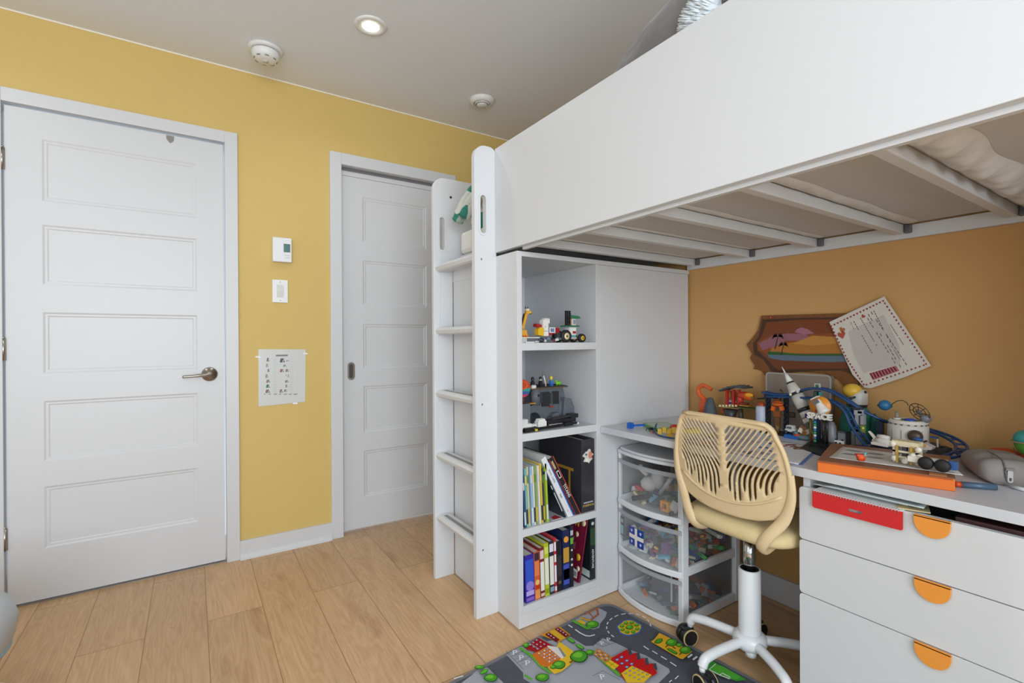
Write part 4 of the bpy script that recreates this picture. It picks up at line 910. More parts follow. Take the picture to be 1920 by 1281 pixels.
leaner('ring_binder', 1.290, .024, .292, math.radians(28), '#e9eaeb', 'thick white binder leaning left on the third shelf', [('txt', .55, .85, '#6d6f78', 'MAGIC  CARDS', .009), ('txt', .3, .45, '#1c2430', 'Hasb', .010), ('txt', .1, .14, '#c04038', 'ok', .006)], cat='binder', cover='#dfe0e2')
leaner('book', 1.300, .008, .262, math.radians(28.5), '#2f6fc0', 'bright blue thin book resting on the white binder', None, fy=FS+.004)
leaner('book', 1.3315, .0255, .290, math.radians(29), '#26282c', 'black and red edged book with white block lettering leaning against the black binder', [('txt', .28, .60, '#f1f1ee', 'TITANS', .019), ('band', 0, 1, '#c9352e', .0, .10), ('band', 0, 1, '#d84a32', .90, 1.0), ('band', .66, .78, '#dfd9da', .25, .75), ('band', .675, .765, '#a33a44', .35, .65), ('band', .82, .95, '#b9a978', .2, .55)], fy=FS+.001)
# black binder, spine to the front
Mx = Matrix.Translation((1.335, FS-.001, Z3+.0008)); b = MB(); b.M = Mx; BK = mat('#3a383d', .22, noise=.1, scale=12); b.box(0, .0715, 0, .003, 0, .298, BK); b.box(0, .003, .003, .29, 0, .298, BK); b.box(.0685, .0715, .003, .29, 0, .298, BK)
o = b.build('ring_binder', label='wide black binder with white splash emblem and gold lettering on its spine', cat='binder', bevel=.001)
p = MB(); p.M = Mx; p.box(.006, .06, .02, .28, .01, .285, mat('#cfcdc6', .9)); p.build('pages', o)
d = MB(); d.M = Mx; rn = random.Random(4)
d.prism([(.036+(.024+.007*math.sin(7*t))*math.cos(t), .228+(.026+.005*math.cos(5*t))*math.sin(t)) for t in [2*PI*i/40 for i in range(40)]], 'XZ', -.0005, 0, '#dcd8cf')
d.prism(ell(.048, .232, .011, .015, 14), 'XZ', -.0009, -.0004, '#d98a74'); d.prism(ell(.026, .236, .006, .004, 10), 'XZ', -.0009, -.0004, '#565c70'); d.prism(ell(.030, .212, .010, .007, 12), 'XZ', -.0009, -.0004, '#f2efe8')
d.box(.012, .062, -.0005, 0, .036, .041, '#b9b3bd'); d.text('POKÉMON', .0125, K('#d9b84a'), Matrix.Translation((.037, -.0005, .026)) @ Matrix.Rotation(PI/2, 4, 'X'), .0003)
d.box(-.0005, 0, .05, .2, .16, .172, '#b98a34'); d.box(-.0005, 0, .07, .082, .06, .16, '#b98a34'); d.build('cover_print', o)
b = MB(); b.prism([(1.185, FS+.002), (1.258, FS+.004), (1.25, FS+.10), (1.19, FS+.08)], 'XY', Z3+.0006, Z3+.0022, mat('#c9c9cc', .5)); b.prism([(1.195, FS+.004), (1.235, FS+.006), (1.23, FS+.04), (1.2, FS+.03)], 'XY', Z3+.0022, Z3+.0026, '#c13640'); b.build('magazine', label='white and red leaflet lying flat beneath the leaning binders', cat='magazine')
# ------------------------------------------------------------------ toys on the two upper shelves
S1, S2 = 1.0664, .7259
def T(name, label, cat, x, y, z, rz=0, group=None): return thing(name, label, cat, (x, y, z), rz, group)
def pt(name, par, fn, label=None, bevel=0):
    b = MB(); fn(b); return b.build(name, par, label=label, bevel=bevel)
# giraffe on base plate
t = T('brick_giraffe', 'yellow brick-built giraffe with raised neck on a white plate, top toy shelf', 'toy', 1.075, -1.215, S1)
YE, OR_, WH, BKc, GY = '#e3a83a', '#c96a24', '#e7e6e1', '#26262a', '#7d8288'
pt('base_plate', t, lambda b: (b.brick(1.042, -1.245, S1+.018, .090, .05, .0035, '#dcdcd8'), b.box(1.045, 1.075, -1.24, -1.20, S1, S1+.018, '#c9c8c4')))
pt('body', t, lambda b: (b.brick(1.045, -1.235, S1+.030, .034, .026, .018, YE), b.bxc((1.052, -1.222, S1+.052), (.020, .018, .01), K('#b9862e')), b.brick(1.05, -1.235, S1+.0225, .03, .02, .0075, OR_)))
for k in range(3): pt('leg', t, lambda b, k=k: (b.box(1.048+k*.014, 1.053+k*.014, -1.236, -1.230, S1+.0215, S1+.034, YE), b.box(1.047+k*.014, 1.056+k*.014, -1.240, -1.229, S1+.0215, S1+.026, OR_)))
pt('neck', t, lambda b: (b.bxc((1.074, -1.222, S1+.082), (.011, .010, .06), K(YE), ry=.28), b.bxc((1.068, -1.221, S1+.083), (.004, .008, .06), K('#3b2c22'), ry=.28)))
pt('head', t, lambda b: (b.bxc((1.091, -1.224, S1+.117), (.024, .012, .011), K(YE), ry=-.1), b.bxc((1.089, -1.222, S1+.127), (.014, .010, .008), K('#e8d9b8')), b.cyl((1.084, -1.22, S1+.128), (1.082, -1.22, S1+.139), .0018, K(BKc), n=8), b.cyl((1.092, -1.22, S1+.128), (1.093, -1.22, S1+.138), .0018, K(BKc), n=8), b.bxc((1.103, -1.225, S1+.113), (.006, .008, .006), K('#3b2c22'))))
# red and white truck
t = T('brick_truck', 'red, white and yellow toy brick truck on the top toy shelf', 'toy', 1.18, -1.215, S1)
pt('cab', t, lambda b: (b.brick(1.145, -1.235, S1+.030, .058, .03, .028, '#a3242b'), b.box(1.148, 1.158, -1.236, -1.234, S1+.03, S1+.056, '#7d1c22')))
pt('white_block', t, lambda b: (b.brick(1.150, -1.243, S1+.026, .026, .022, .050, WH), b.brick(1.150, -1.243, S1+.076, .032, .024, .012, WH), b.brick(1.156, -1.243, S1+.088, .026, .02, .006, '#dcdad4')), 'white brick block')
b = MB()
for (x, z) in ((1.156, .045), (1.163, .045), (1.170, .045), (1.160, .062)): b.lathe([(0, -1.2436), (.0018, -1.2436)], K('#3a3a3c'), (x, 0, S1+z), 8, 'Y')
b.build('stud_holes', t)
pt('bucket', t, lambda b: (b.prism([(1.124, S1+.030), (1.15, S1+.026), (1.152, S1+.056), (1.136, S1+.060), (1.124, S1+.052)], 'XZ', -1.246, -1.222, K('#e5b92c'))), 'yellow bucket')
pt('tail', t, lambda b: b.bxc((1.136, -1.225, S1+.066), (.028, .02, .012), K('#a3242b'), ry=.15))
pt('windscreen', t, lambda b: (b.box(1.183, 1.212, -1.240, -1.238, S1+.038, S1+.060, '#dcdfe6'), b.box(1.188, 1.206, -1.2412, -1.240, S1+.042, S1+.056, mat('#6f86a8', .15))), 'grey blue windscreen')
pt('engine', t, lambda b: (b.box(1.21, 1.235, -1.238, -1.215, S1+.034, S1+.058, '#a3242b'), b.bxc((1.228, -1.236, S1+.030), (.022, .018, .018), K('#3b4644'))))
# dark chassis pieces
t = T('brick_chassis', 'black and grey toy brick chassis pieces lying in front of the red brick truck', 'toy', 1.18, -1.245, S1)
rn = random.Random(9)
pt('frame', t, lambda b: [b.bxc((1.135+.0095*i, -1.247+rn.uniform(-.002, .006), S1+.010+rn.uniform(-.002, .006)), (.014, .010, .009), K(rn.choice(['#2a2e3c', '#43506c', '#2b2b30', '#c9c6b8', '#5a6a84', '#7c3f4a'])), rn.uniform(-.4, .4), 0, rn.uniform(-.3, .3)) for i in range(11)])
pt('hub', t, lambda b: b.sph((1.140, -1.246, S1+.010), .0095, K('#2b3440'), 8, .06))
t = T('white_brick_strip', 'small loose white brick strip at the front edge of the top toy shelf', 'toy brick', 1.08, -1.25, S1)
pt('strip', t, lambda b: (b.brick(1.060, -1.256, S1, .04, .008, .0035, '#e4e4e2'), b.bxc((1.112, -1.254, S1+.004), (.014, .008, .006), K('#cfd4cf'), .3)))
# tower car with big wheels
t = T('brick_tower_car', 'tall green, white and black brick vehicle with big cream-hubbed wheels on the top shelf', 'toy', 1.30, -1.215, S1)
pt('chassis', t, lambda b: (b.box(1.24, 1.355, -1.235, -1.215, S1+.014, S1+.022, '#c9c8c2'), b.brick(1.285, -1.24, S1+.022, .034, .03, .008, '#57b0b0')))
pt('lower_block', t, lambda b: (b.brick(1.284, -1.24, S1+.030, .036, .03, .030, WH), b.box(1.302, 1.318, -1.2412, -1.24, S1+.036, S1+.046, '#b53a30')), 'white block')
pt('middle_deck', t, lambda b: (b.brick(1.262, -1.242, S1+.064, .075, .034, .004, '#2f7d55')), 'green deck')
pt('upper_block', t, lambda b: (b.brick(1.286, -1.238, S1+.0697, .014, .026, .026, '#c39078'), b.brick(1.300, -1.238, S1+.0697, .020, .026, .026, '#dcdcd8'), b.box(1.306, 1.318, -1.2395, -1.238, S1+.074, S1+.092, '#8a98a8')))
pt('roof', t, lambda b: (b.prism([(1.288, S1+.098), (1.345, S1+.098), (1.330, S1+.108), (1.292, S1+.110)], 'XZ', -1.244, -1.21, K('#2f7d55')), b.cyl((1.30, -1.226, S1+.108), (1.30, -1.226, S1+.120), .004, K('#2f7d55'), n=10)), 'green roof')
def rack(b):
    for k in range(4): b.box(1.262, 1.286, -1.244, -1.238, S1+.070+.016*k, S1+.075+.016*k, BKc)
    for x in (1.263, 1.273, 1.284): b.box(x, x+.003, -1.245, -1.237, S1+.068, S1+.128, BKc)
pt('side_rack', t, rack, 'black ladder rack')
for (x, r, c) in ((1.255, .0250, '#e6d9ae'), (1.338, .0175, '#e0bc34')):
    for y in (-1.252, -1.200):
        b = MB(); b.lathe([(r*.55, y-.009), (r*.9, y-.009), (r, y-.005), (r, y+.005), (r*.9, y+.009), (r*.55, y+.009)], mat('#1f1f21', .6), (x, 0, S1+r+.0002), 28, 'Y'); b.lathe([(0, y-.0085), (r*.6, y-.0085), (r*.6, y+.0085), (0, y+.0085)], K(c), (x, 0, S1+r), 20, 'Y')
        b.lathe([(0, y-.0088), (r*.18, y-.0088)], K('#4a463c'), (x, 0, S1+r), 10, 'Y'); b.build('wheel', t, label='black tyre with pale hub')
pt('axle', t, lambda b: [b.cyl((x, -1.25, S1+r), (x, -1.20, S1+r), .002, K(BKc), n=8) for x, r in ((1.255, .025), (1.338, .0175))])
# second shelf: castle
t = T('toy_castle', 'grey plastic toy castle with arched gate and flat brown roof on the second shelf', 'toy castle', 1.20, -1.10, S2)
GC = mat('#5f656c', .6, noise=.12, scale=60, bump=.4); GD = mat('#44484e', .6, noise=.1, scale=60)
def keep(b):
    arch = [(1.165+.034*math.cos(a), S2+0.0240+.034*math.sin(a)) for a in [PI*i/12 for i in range(13)]]
    b.prism([(1.04, S2), (1.131, S2)]+arch[::-1]+[(1.199, S2), (1.345, S2), (1.345, S2+0.0760), (1.33, S2+0.0960), (1.315, S2+0.1520), (1.165, S2+0.1520), (1.16, S2+0.0880), (1.13, S2+0.0840), (1.04, S2+0.0840)], 'XZ', -1.16, -1.05, GC)
pt('walls', t, keep, bevel=.002)
pt('gate_recess', t, lambda b: b.box(1.13, 1.20, -1.10, -1.05, S2, S2+0.0520, GD))
b = MB()
for k in range(5): b.box(1.20+.010*k, 1.25, -1.185, -1.161, S2+0.0096*k, S2+0.0096*(k+1), GC)
b.box(1.25, 1.275, -1.185, -1.161, S2, S2+0.0520, GC); b.build('stairs', t)
pt('towers', t, lambda b: (b.cyl((1.175, -1.155, S2+0.0880), (1.175, -1.155, S2+0.1560), .020, GC), b.cyl((1.31, -1.155, S2), (1.31, -1.155, S2+0.0960), .026, GC, r1=.02), b.box(1.195, 1.225, -1.166, -1.160, S2+0.0960, S2+0.1360, GD), b.box(1.245, 1.275, -1.166, -1.160, S2+0.0880, S2+0.1320, GD)))
pt('roof_deck', t, lambda b: (b.prism(rrect(1.135, 1.345, -1.175, -1.04, .03), 'XY', S2+0.1524, S2+0.1568, mat('#6a5238', .7, noise=.2, scale=50)), b.prism(rrect(1.15, 1.335, -1.165, -1.05, .02), 'XY', S2+0.1568, S2+0.1592, mat('#3c3a38', .7))), 'brown roof')
pt('ledge', t, lambda b: b.box(1.115, 1.165, -1.172, -1.15, S2+0.0944, S2+0.0992, mat('#b98432', .6)), 'tan ledge')
pt('battlement', t, lambda b: [b.box(1.045+.022*i, 1.058+.022*i, -1.165, -1.15, S2+0.0840, S2+0.0944, GC) for i in range(4)])
pt('window', t, lambda b: b.box(1.172, 1.180, -1.1765, -1.1745, S2+.122, S2+.132, '#1c1e22'), 'dark window slit')
pt('window', t, lambda b: b.box(1.20, 1.238, -1.168, -1.162, S2+.080, S2+.138, mat('#26282c', .6)), 'dark tall opening')
pt('window', t, lambda b: b.box(1.256, 1.286, -1.168, -1.162, S2+.086, S2+.138, mat('#26282c', .6)), 'dark tall opening')
pt('buttress', t, lambda b: b.prism([(1.29, S2), (1.352, S2), (1.352, S2+.07), (1.335, S2+.105), (1.30, S2+.112)], 'XZ', -1.19, -1.155, GC), bevel=.002)
pt('tan_slab', t, lambda b: b.box(1.043, 1.125, -1.178, -1.14, S2+.0945, S2+.100, mat('#b59a80', .7)), 'tan slab')
pt('red_latch', t, lambda b: b.box(1.236, 1.252, -1.1745, -1.1685, S2+.074, S2+.079, K('#b8321e')), 'red latch')
# figures on the castle roof
rz_ = S2+0.1592
def fig(x, y, z, body, head, label, legs='#26262a', hat=None):
    t = T('toy_figure', label, 'toy figure', x, y, z, group=None)
    pt('legs', t, lambda b: b.box(x-.007, x+.007, y-.005, y+.005, z, z+.011, legs)); pt('torso', t, lambda b: b.prism([(x-.008, z+.0112), (x+.008, z+.0112), (x+.006, z+.024), (x-.006, z+.024)], 'XZ', y-.005, y+.005, K(body)))
    pt('head', t, lambda b: b.lathe([(0, z+.0241), (.005, z+.0245), (.0055, z+.033), (.004, z+.034), (0, z+.034)], K(head), (x, y, 0), 12))
    if hat: pt('hat', t, lambda b: b.lathe([(.0065, z+.031), (.007, z+.036), (.004, z+.041), (0, z+.042)], K(hat), (x, y, 0), 12))
    return t
fig(1.165, -1.15, rz_, '#2c2c30', '#2c2c30', 'black toy figure at the left end of the castle roof', hat='#1c1c20'); fig(1.205, -1.15, rz_, '#26262a', '#c9b89a', 'black toy figure beside the white tube on the castle roof', hat='#26262a')
t = T('toy_periscope', 'bent white stick with grey head standing on the castle roof', 'toy', 1.225, -1.145, rz_)
pt('stick', t, lambda b: b.tube([(1.236, -1.145, rz_), (1.232, -1.145, rz_+.02), (1.224, -1.145, rz_+.046)], .0028, K('#e4e2dc'), 8)); pt('head', t, lambda b: b.sph((1.222, -1.145, rz_+.052), (.006, .006, .008), K('#7c766a'), 8))
fig(1.262, -1.148, rz_, '#3d7fc0', '#e4c03a', 'blue and yellow toy figure on the castle roof', legs='#2f62b0', hat='#e6d33c')
t = T('green_toy_animal', 'small lime green toy animal at the right of the castle roof', 'toy', 1.30, -1.148, rz_); pt('body', t, lambda b: (b.sph((1.30, -1.148, rz_+.010), (.016, .008, .008), K('#7cc23a'), 10), b.sph((1.288, -1.148, rz_+.018), .006, K('#7cc23a'), 8))); pt('leg', t, lambda b: [b.cyl((x, -1.148, rz_), (x, -1.148, rz_+.008), .0025, K('#7cc23a'), n=8) for x in (1.292, 1.308)])
t = T('white_brick_gun', 'small white brick pile with a black figure at the left of the castle roof', 'toy brick', 1.155, -1.165, rz_-.0025); pt('block', t, lambda b: b.brick(1.148, -1.170, rz_-.0025, .020, .010, .012, '#e4e2dc'))
# painted wooden round
t = T('painted_wood_toy', 'round painted wooden toy with red, teal and blue bands on a stick, second shelf', 'toy', 1.06, -1.19, S2)
b = MB(); cx, cz, r = 1.083, S2+.163, .035
def seg(z0, z1, c): 
    p_ = [(x, z) for x, z in ell(cx, cz, r, r, 40)]; 
    lo = [(math.sqrt(max(0, r*r-(z-cz)**2)), z) for z in [z0+(z1-z0)*i/6 for i in range(7)]]
    b.prism([(cx-a, z) for a, z in lo]+[(cx+a, z) for a, z in lo[::-1]], 'XZ', -1.200, -1.188, K(c))
for (z0, z1, c) in ((cz, cz+r*.98, '#c9482c'), (cz-.012, cz, '#3d9c8c'), (cz-.024, cz-.012, '#3f5f9c'), (cz-r*.98, cz-.024, '#c93f5c')): seg(z0, z1, c)
b.build('disc', t); pt('ring', t, lambda b: b.tube([(cx+.018*math.cos(a), -1.2015, cz+.012+.014*math.sin(a)) for a in [2*PI*i/20 for i in range(20)]], .003, K('#dc6a34'), 8, closed=True)); pt('stick', t, lambda b: b.cyl((cx+.006, -1.194, S2+.103), (cx+.006, -1.194, S2+.130), .003, K('#6d3a34'), n=8)); pt('stand', t, lambda b: b.box(cx-.02, cx+.03, -1.205, -1.18, S2, S2+.103, mat('#6a6f76', .6)))
# white brick train on black beam
t = T('brick_train', 'white toy brick train on a long black beam at the front of the second shelf', 'toy', 1.18, -1.235, S2)
def beam(b):
    b.M = Fr((1.055, -1.246, S2+.0045), math.radians(2.5), 0, math.radians(-.6)); b.box(0, .27, -.004, .004, 0, .009, mat('#1e1e22', .3)); b.box(.0, .045, -.008, .008, -.001, .014, mat('#1e1e22', .3)); b.box(.2, .245, -.007, .009, -.001, .012, mat('#1e1e22', .3)); b.sph((.05, -.004, .008), .008, mat('#1e1e22', .3), 8)
pt('beam', t, beam, 'long black beam')
pt('locomotive', t, lambda b: (b.brick(1.045, -1.240, S2+.014, .052, .03, .016, WH), b.brick(1.045, -1.238, S2+.030, .034, .026, .018, '#dfe0e0'), b.brick(1.100, -1.238, S2+.014, .02, .02, .012, '#e4e4e2')), 'white locomotive')
pt('wagon', t, lambda b: (b.brick(1.128, -1.238, S2+.014, .040, .026, .020, WH), b.brick(1.133, -1.236, S2+.034, .03, .022, .008, '#e9e8e4')), 'white wagon')
pt('rack_rail', t, lambda b: (b.box(1.185, 1.34, -1.232, -1.222, S2+.004, S2+.012, '#dededc'), [b.box(1.19+.012*i, 1.196+.012*i, -1.231, -1.223, S2+.012, S2+.016, '#e9e8e6') for i in range(12)]), 'white toothed rail')
pt('flatbed', t, lambda b: (b.box(1.19, 1.335, -1.218, -1.192, S2+.002, S2+.030, mat('#27272b', .4)), b.box(1.305, 1.345, -1.222, -1.190, S2+.03, S2+.046, mat('#27272b', .4)), b.bxc((1.26, -1.215, S2+.038), (.10, .012, .008), mat('#34343a', .4), ry=-.05)), 'black flatbed')
pt('yellow_pin', t, lambda b: b.bxc((1.105, -1.256, S2+.008), (.010, .004, .008), K('#d9c23a')))
# ------------------------------------------------------------------ wall art
AX = XR-.0005
def wp(u, v, x=AX): p = at(u, v, 'X', x); return (p.y, p.z)
t = thing('wooden_plaque', 'brown jagged-edged plaque painted with a sunset beach and palms on the orange wall', 'plaque', (AX, -1.8, 1.05))
ol = [(1430, 592), (1600, 587), (1612, 600), (1615, 640), (1606, 690), (1612, 720), (1606, 735), (1590, 738), (1583, 722), (1575, 712), (1558, 703), (1545, 700), (1500, 697), (1462, 698), (1445, 702), (1436, 704), (1432, 697), (1425, 693), (1415, 692), (1418, 686), (1409, 672), (1412, 663), (1402, 646), (1415, 632), (1424, 618)]
b = MB(); b.prism([wp(*p) for p in ol], 'YZ', AX-.010, AX, mat('#7a4a20', .6, noise=.3, scale=30, bump=.5, name='burnt_wood')); b.build('board', t, bevel=.002)
b = MB(); z_ = [0]
def art(pts, c, up=1):
    z_[0] += up; x = AX-.0102-.00012*z_[0]; p = [wp(1380+a*400/1920, 540+e*220/1056) for a, e in pts]
    tr = tessellate_polygon([[Vector((y, z, 0)) for y, z in p]]); b.add([(x, y, z) for y, z in p], [tuple(q_) for q_ in tr], mat(c, .5, noise=.08, scale=40))
art([(250, 285), (560, 270), (1100, 262), (1115, 300), (1120, 600), (1060, 780), (960, 745), (780, 745), (420, 765), (330, 750), (255, 640), (175, 600), (165, 500), (215, 440)], '#4a2c18')
art([(285, 310), (600, 285), (1090, 285), (1090, 560), (1060, 720), (940, 725), (380, 735), (290, 640), (205, 560), (200, 500), (250, 420)], '#7a3e18')
art([(200, 490), (330, 425), (460, 420), (640, 420), (1090, 400), (1090, 600), (300, 600), (215, 560)], '#8c4a1e')
art([(215, 500), (345, 432), (470, 410), (640, 415), (700, 470), (460, 475), (380, 520), (250, 560)], '#95606c')
art([(540, 400), (560, 372), (600, 355), (650, 368), (720, 410), (640, 420)], '#a46a7c')
art([(330, 540), (450, 500), (700, 470), (1090, 480), (1090, 590), (320, 590)], '#b07028')
art([(520, 500), (700, 430), (900, 440), (1090, 460), (1090, 480), (700, 520)], '#bf8438')
art([(300, 572), (400, 575), (480, 585), (620, 595), (1090, 590), (1090, 625), (295, 625)], '#2f5a26')
art([(295, 600), (620, 610), (1090, 612), (1085, 665), (840, 670), (430, 655), (310, 630)], '#5c7080')
art([(310, 632), (430, 652), (840, 668), (1085, 660), (1050, 722), (940, 725), (380, 733)], '#6e3a18')
for (cx, cy, s_) in ((390, 440, 1), (440, 515, .8)):
    for k in range(7):
        a = PI+k*PI/6; art([(cx, cy-2), (cx+34*s_*math.cos(a), cy+26*s_*math.sin(a)-16), (cx+58*s_*math.cos(a), cy+38*s_*math.sin(a)+24*s_), (cx+28*s_*math.cos(a), cy+14*s_*math.sin(a)+6)], '#2a1c16', 0)
    art([(cx-3, cy), (cx+4, cy), (cx-20*s_, cy+110*s_), (cx-30*s_, cy+110*s_)], '#3a2418')
b.build('painting', t)
b = MB()
for (u, v) in ((1448, 595.5), (1618, 593)): p = wp(u, v); b.sph((AX-.012, p[0], p[1]), (.005, .005, .005), K('#c8402c'), 8)
b.build('push_pin', t, label='red push pins')
lt = [(1658, 556), (1746, 686), (1700, 706), (1633, 728), (1621, 727), (1598, 702), (1570, 640), (1555, 604)]
t = thing('heart_letter', 'tilted white letter with a border of small red hearts pinned on the orange wall', 'letter', (AX-.02, -2.03, 1.0))
LX = AX-.0200
b = MB(); b.prism([wp(*p, LX) for p in lt], 'YZ', LX, LX+.0006, mat('#d8d2c8', .6)); b.build('sheet', t)
b = MB(); z_ = [0]
def lart(pts, c, up=0):
    z_[0] += up; x = LX-.0003-.00012*z_[0]; p = [wp(1380+a*400/1920, 540+e*220/1056, LX) for a, e in pts]
    tr = tessellate_polygon([[Vector((y, z, 0)) for y, z in p]]); b.add([(x, y, z) for y, z in p], [tuple(q_) for q_ in tr], mat(c, .6))
def heart(cx, cy, s_, c, a=0): lart([(cx+s_*(px*math.cos(a)-py*math.sin(a)), cy+s_*(px*math.sin(a)+py*math.cos(a))) for px, py in ((0, 1), (-1, -.1), (-.9, -.7), (-.4, -.9), (0, -.45), (.4, -.9), (.9, -.7), (1, -.1))], c)
lart([(1010, 390), (1330, 240), (1470, 520), (1480, 690), (1150, 765), (1060, 600)], '#c6beb8', 1)
lart([(1200, 770), (1440, 700), (1470, 745), (1235, 830)], '#b8616c', 1)
for k in range(9): lart([(1205+26*k, 768-7*k), (1212+26*k, 766-7*k), (1240+26*k, 818-9*k), (1232+26*k, 820-9*k)], '#a23c4c')
def row(x0, y0, x1, y1, n, a):
    for i in range(n): heart(x0+(x1-x0)*i/(n-1), y0+(y1-y0)*i/(n-1), 10, ['#a23038', '#8c2c36'][i % 2], a)
z_[0] += 1
row(858, 345, 1325, 118, 17, -.4); row(1340, 140, 1710, 685, 19, 1.1); row(1690, 695, 1175, 870, 15, 2.8); row(870, 368, 1000, 640, 10, 4.2); row(1012, 660, 1150, 868, 9, 4.2)
heart(952, 425, 36, '#b0503c', -.3); heart(955, 378, 26, '#b0683c', .3); heart(1145, 256, 17, '#a83a2a', .5)
def line(x0, y0, x1, y1):
    n = 14; rn = random.Random(int(x0))
    for i in range(n):
        if rn.random() < .8:
            s_, e_ = i/n, (i+.7)/n; ax_, ay, bx_, by = x0+(x1-x0)*s_, y0+(y1-y0)*s_, x0+(x1-x0)*e_, y0+(y1-y0)*e_; lart([(ax_+3, ay-2), (bx_+3, by-2), (bx_-3, by+2), (ax_-3, ay+2)], '#6f665e')
for l_ in ((1240, 205, 1395, 500), (1215, 215, 1545, 705), (1190, 235, 1490, 725), (1165, 240, 1440, 690), (1120, 270, 1270, 525), (1060, 300, 1230, 595), (1390, 330, 1510, 515), (1030, 305, 1065, 380), (1400, 520, 1480, 650)): line(*l_)
b.build('writing', t)
pt('push_pin', t, lambda b: b.cyl((LX-.004, *wp(1620, 594, LX)), (AX-.001, *wp(1620, 594, LX)), .0035, K('#c43a2c'), n=10), 'red push pin')
# ------------------------------------------------------------------ things on the desk
TZ_ = TZ+.0004
def P(u, v, z=TZ): p = at(u, v, 'Z', z); return p.x, p.y
def PXp(u, v, x): p = at(u, v, 'X', x); return p
# blue bricks at left
t = T('blue_brick_hinge', 'small bright blue toy brick piece alone at the left end of the desk', 'toy brick', 1.515, -1.36, TZ_)
pt('block', t, lambda b: (b.brick(1.492, -1.372, TZ_, .018, .02, .022, '#2464c4'), b.brick(1.484, -1.372, TZ_+.010, .010, .010, .010, '#2464c4')))
pt('arm', t, lambda b: (setattr(b, 'M', Fr((1.51, -1.365, TZ_+.008), -.35)), b.brick(0, -.012, 0, .052, .012, .006, '#2464c4')))
t = T('board_game_tray', 'green and yellow plastic game tray with red pieces left of the chair back', 'game', 1.60, -1.43, TZ_)
pt('tray', t, lambda b: (setattr(b, 'M', Fr((1.605, -1.43, TZ_), -.5)), b.prism(rrect(-.055, .055, -.07, .07, .02), 'XY', 0, .012, K('#6fae4a')), b.prism(rrect(-.045, .045, -.055, .055, .01), 'XY', .012, .0128, K('#b8c4b0'))))
pt('red_piece', t, lambda b: (b.sph((1.60, -1.50, TZ_+.014), (.022, .014, .012), K('#c43c30'), 10)))
pt('yellow_strip', t, lambda b: (setattr(b, 'M', Fr((1.60, -1.53, TZ_), -.5)), b.prism(rrect(-.04, .07, -.03, .02, .005), 'XY', 0, .013, K('#d9c83c')), b.prism([(-.03, -.02), (.05, -.01), (.04, .01)], 'XY', .013, .0135, K('#b53a30'))))
t = T('black_toy_spider', 'tiny black toy insect on the desk in front of the green tray', 'toy', 1.52, -1.455, TZ_)
pt('body', t, lambda b: (b.sph((1.52, -1.455, TZ_+.010), (.009, .007, .006), K('#222226'), 8), [b.tube([(1.52, -1.455, TZ_+.010), (1.52+.016*math.cos(a), -1.455+.016*math.sin(a), TZ_+.012), (1.52+.020*math.cos(a), -1.455+.020*math.sin(a), TZ_+.001)], .0016, K('#222226'), 6) for a in (.4, 1.3, 2.2, 3.5, 4.4, 5.4)]))
t = T('yellow_brick_excavator', 'yellow toy brick machine beside a dark blue cord near the chair back', 'toy', 1.50, -1.55, TZ_)
rn = random.Random(12)
pt('body', t, lambda b: ([b.bxc((1.485+.012*i, -1.525-.012*i, TZ_+.014+.006*(i % 2)), (.014, .014, .02), K('#e0b030'), .7) for i in range(5)], b.bxc((1.50, -1.56, TZ_+.004), (.05, .02, .007), K('#e0b030'), .7)))
pt('cord', t, lambda b: b.tube(smoothp([(1.50, -1.495, TZ_+.03), (1.485, -1.50, TZ_+.012), (1.475, -1.52, TZ_+.004), (1.46, -1.56, TZ_+.003), (1.47, -1.62, TZ_+.003), (1.49, -1.66, TZ_+.004)]), .003, K('#25507c'), 8), 'dark blue cord')
pt('teal_rod', t, lambda b: (b.cyl((1.49, -1.49, TZ_+.002), (1.515, -1.485, TZ_+.035), .003, K('#2f7c78'), n=8), b.sph((1.489, -1.49, TZ_+.005), .005, K('#b53a40'), 8)))
# booklets and sheets behind the chair
for (cs, c, lab, zo, sd, pics) in ((((1.46, -1.60), (1.455, -1.80), (1.66, -1.83), (1.68, -1.62)), '#b8bcc4', 'open picture booklet seen through the chair slots, left of the drawing', .0005, 2, [('#3d5f9c', .3, .3), ('#e6e3da', .5, .5), ('#7a6a5c', .7, .3), ('#e3c02c', .85, .2), ('#c05040', .15, .6), ('#3d5f9c', .55, .75)]),
                                  (((1.435, -1.83), (1.45, -2.045), (1.74, -1.965), (1.72, -1.80)), '#dcdee2', 'white paper with red, blue and brown coloured shapes beside the black base plate', .0012, 5, [('#a82c40', .85, .55), ('#2f5a94', .80, .35), ('#8c5a3c', .78, .72), ('#3d6a9c', .45, .3), ('#7a8498', .3, .5), ('#9c6a4c', .9, .75), ('#48607c', .2, .25)])):
    b, vs = sheet('s', cs, mat(c, .5), lab, TZ_+zo, seed=sd, bend=.0025); o = b.build('drawing_paper', label=lab, cat='paper')
    d = MB(); rn = random.Random(sd)
    for (cc, s, tt) in pics:
        for k in range(3):
            ss, t_ = min(.94, max(.06, s+rn.uniform(-.08, .08))), min(.93, max(.07, tt+rn.uniform(-.08, .08)))
            n_ = 14; i, j = int(tt*n_), int(s*n_); i = int(t_*n_); j = int(ss*n_); pz = vs[i*(n_+1)+j]
            d.M = Fr((pz[0], pz[1], pz[2]+.0012), rn.uniform(0, 3)); d.prism(ell(0, 0, .020, .006, 10), 'XY', 0, .0003, K(cc))
    d.build('print', o)
t = T('blue_edge_folder', 'thin white folder with a blue edge under the coloured drawing', 'folder', 1.58, -2.0, TZ_-.0003)
pt('cover', t, lambda b: b.prism([(1.452, -2.03), (1.462, -2.05), (1.73, -1.975), (1.72, -1.955)], 'XY', TZ_-.0003, TZ_+.0006, K('#5f8ad0')))
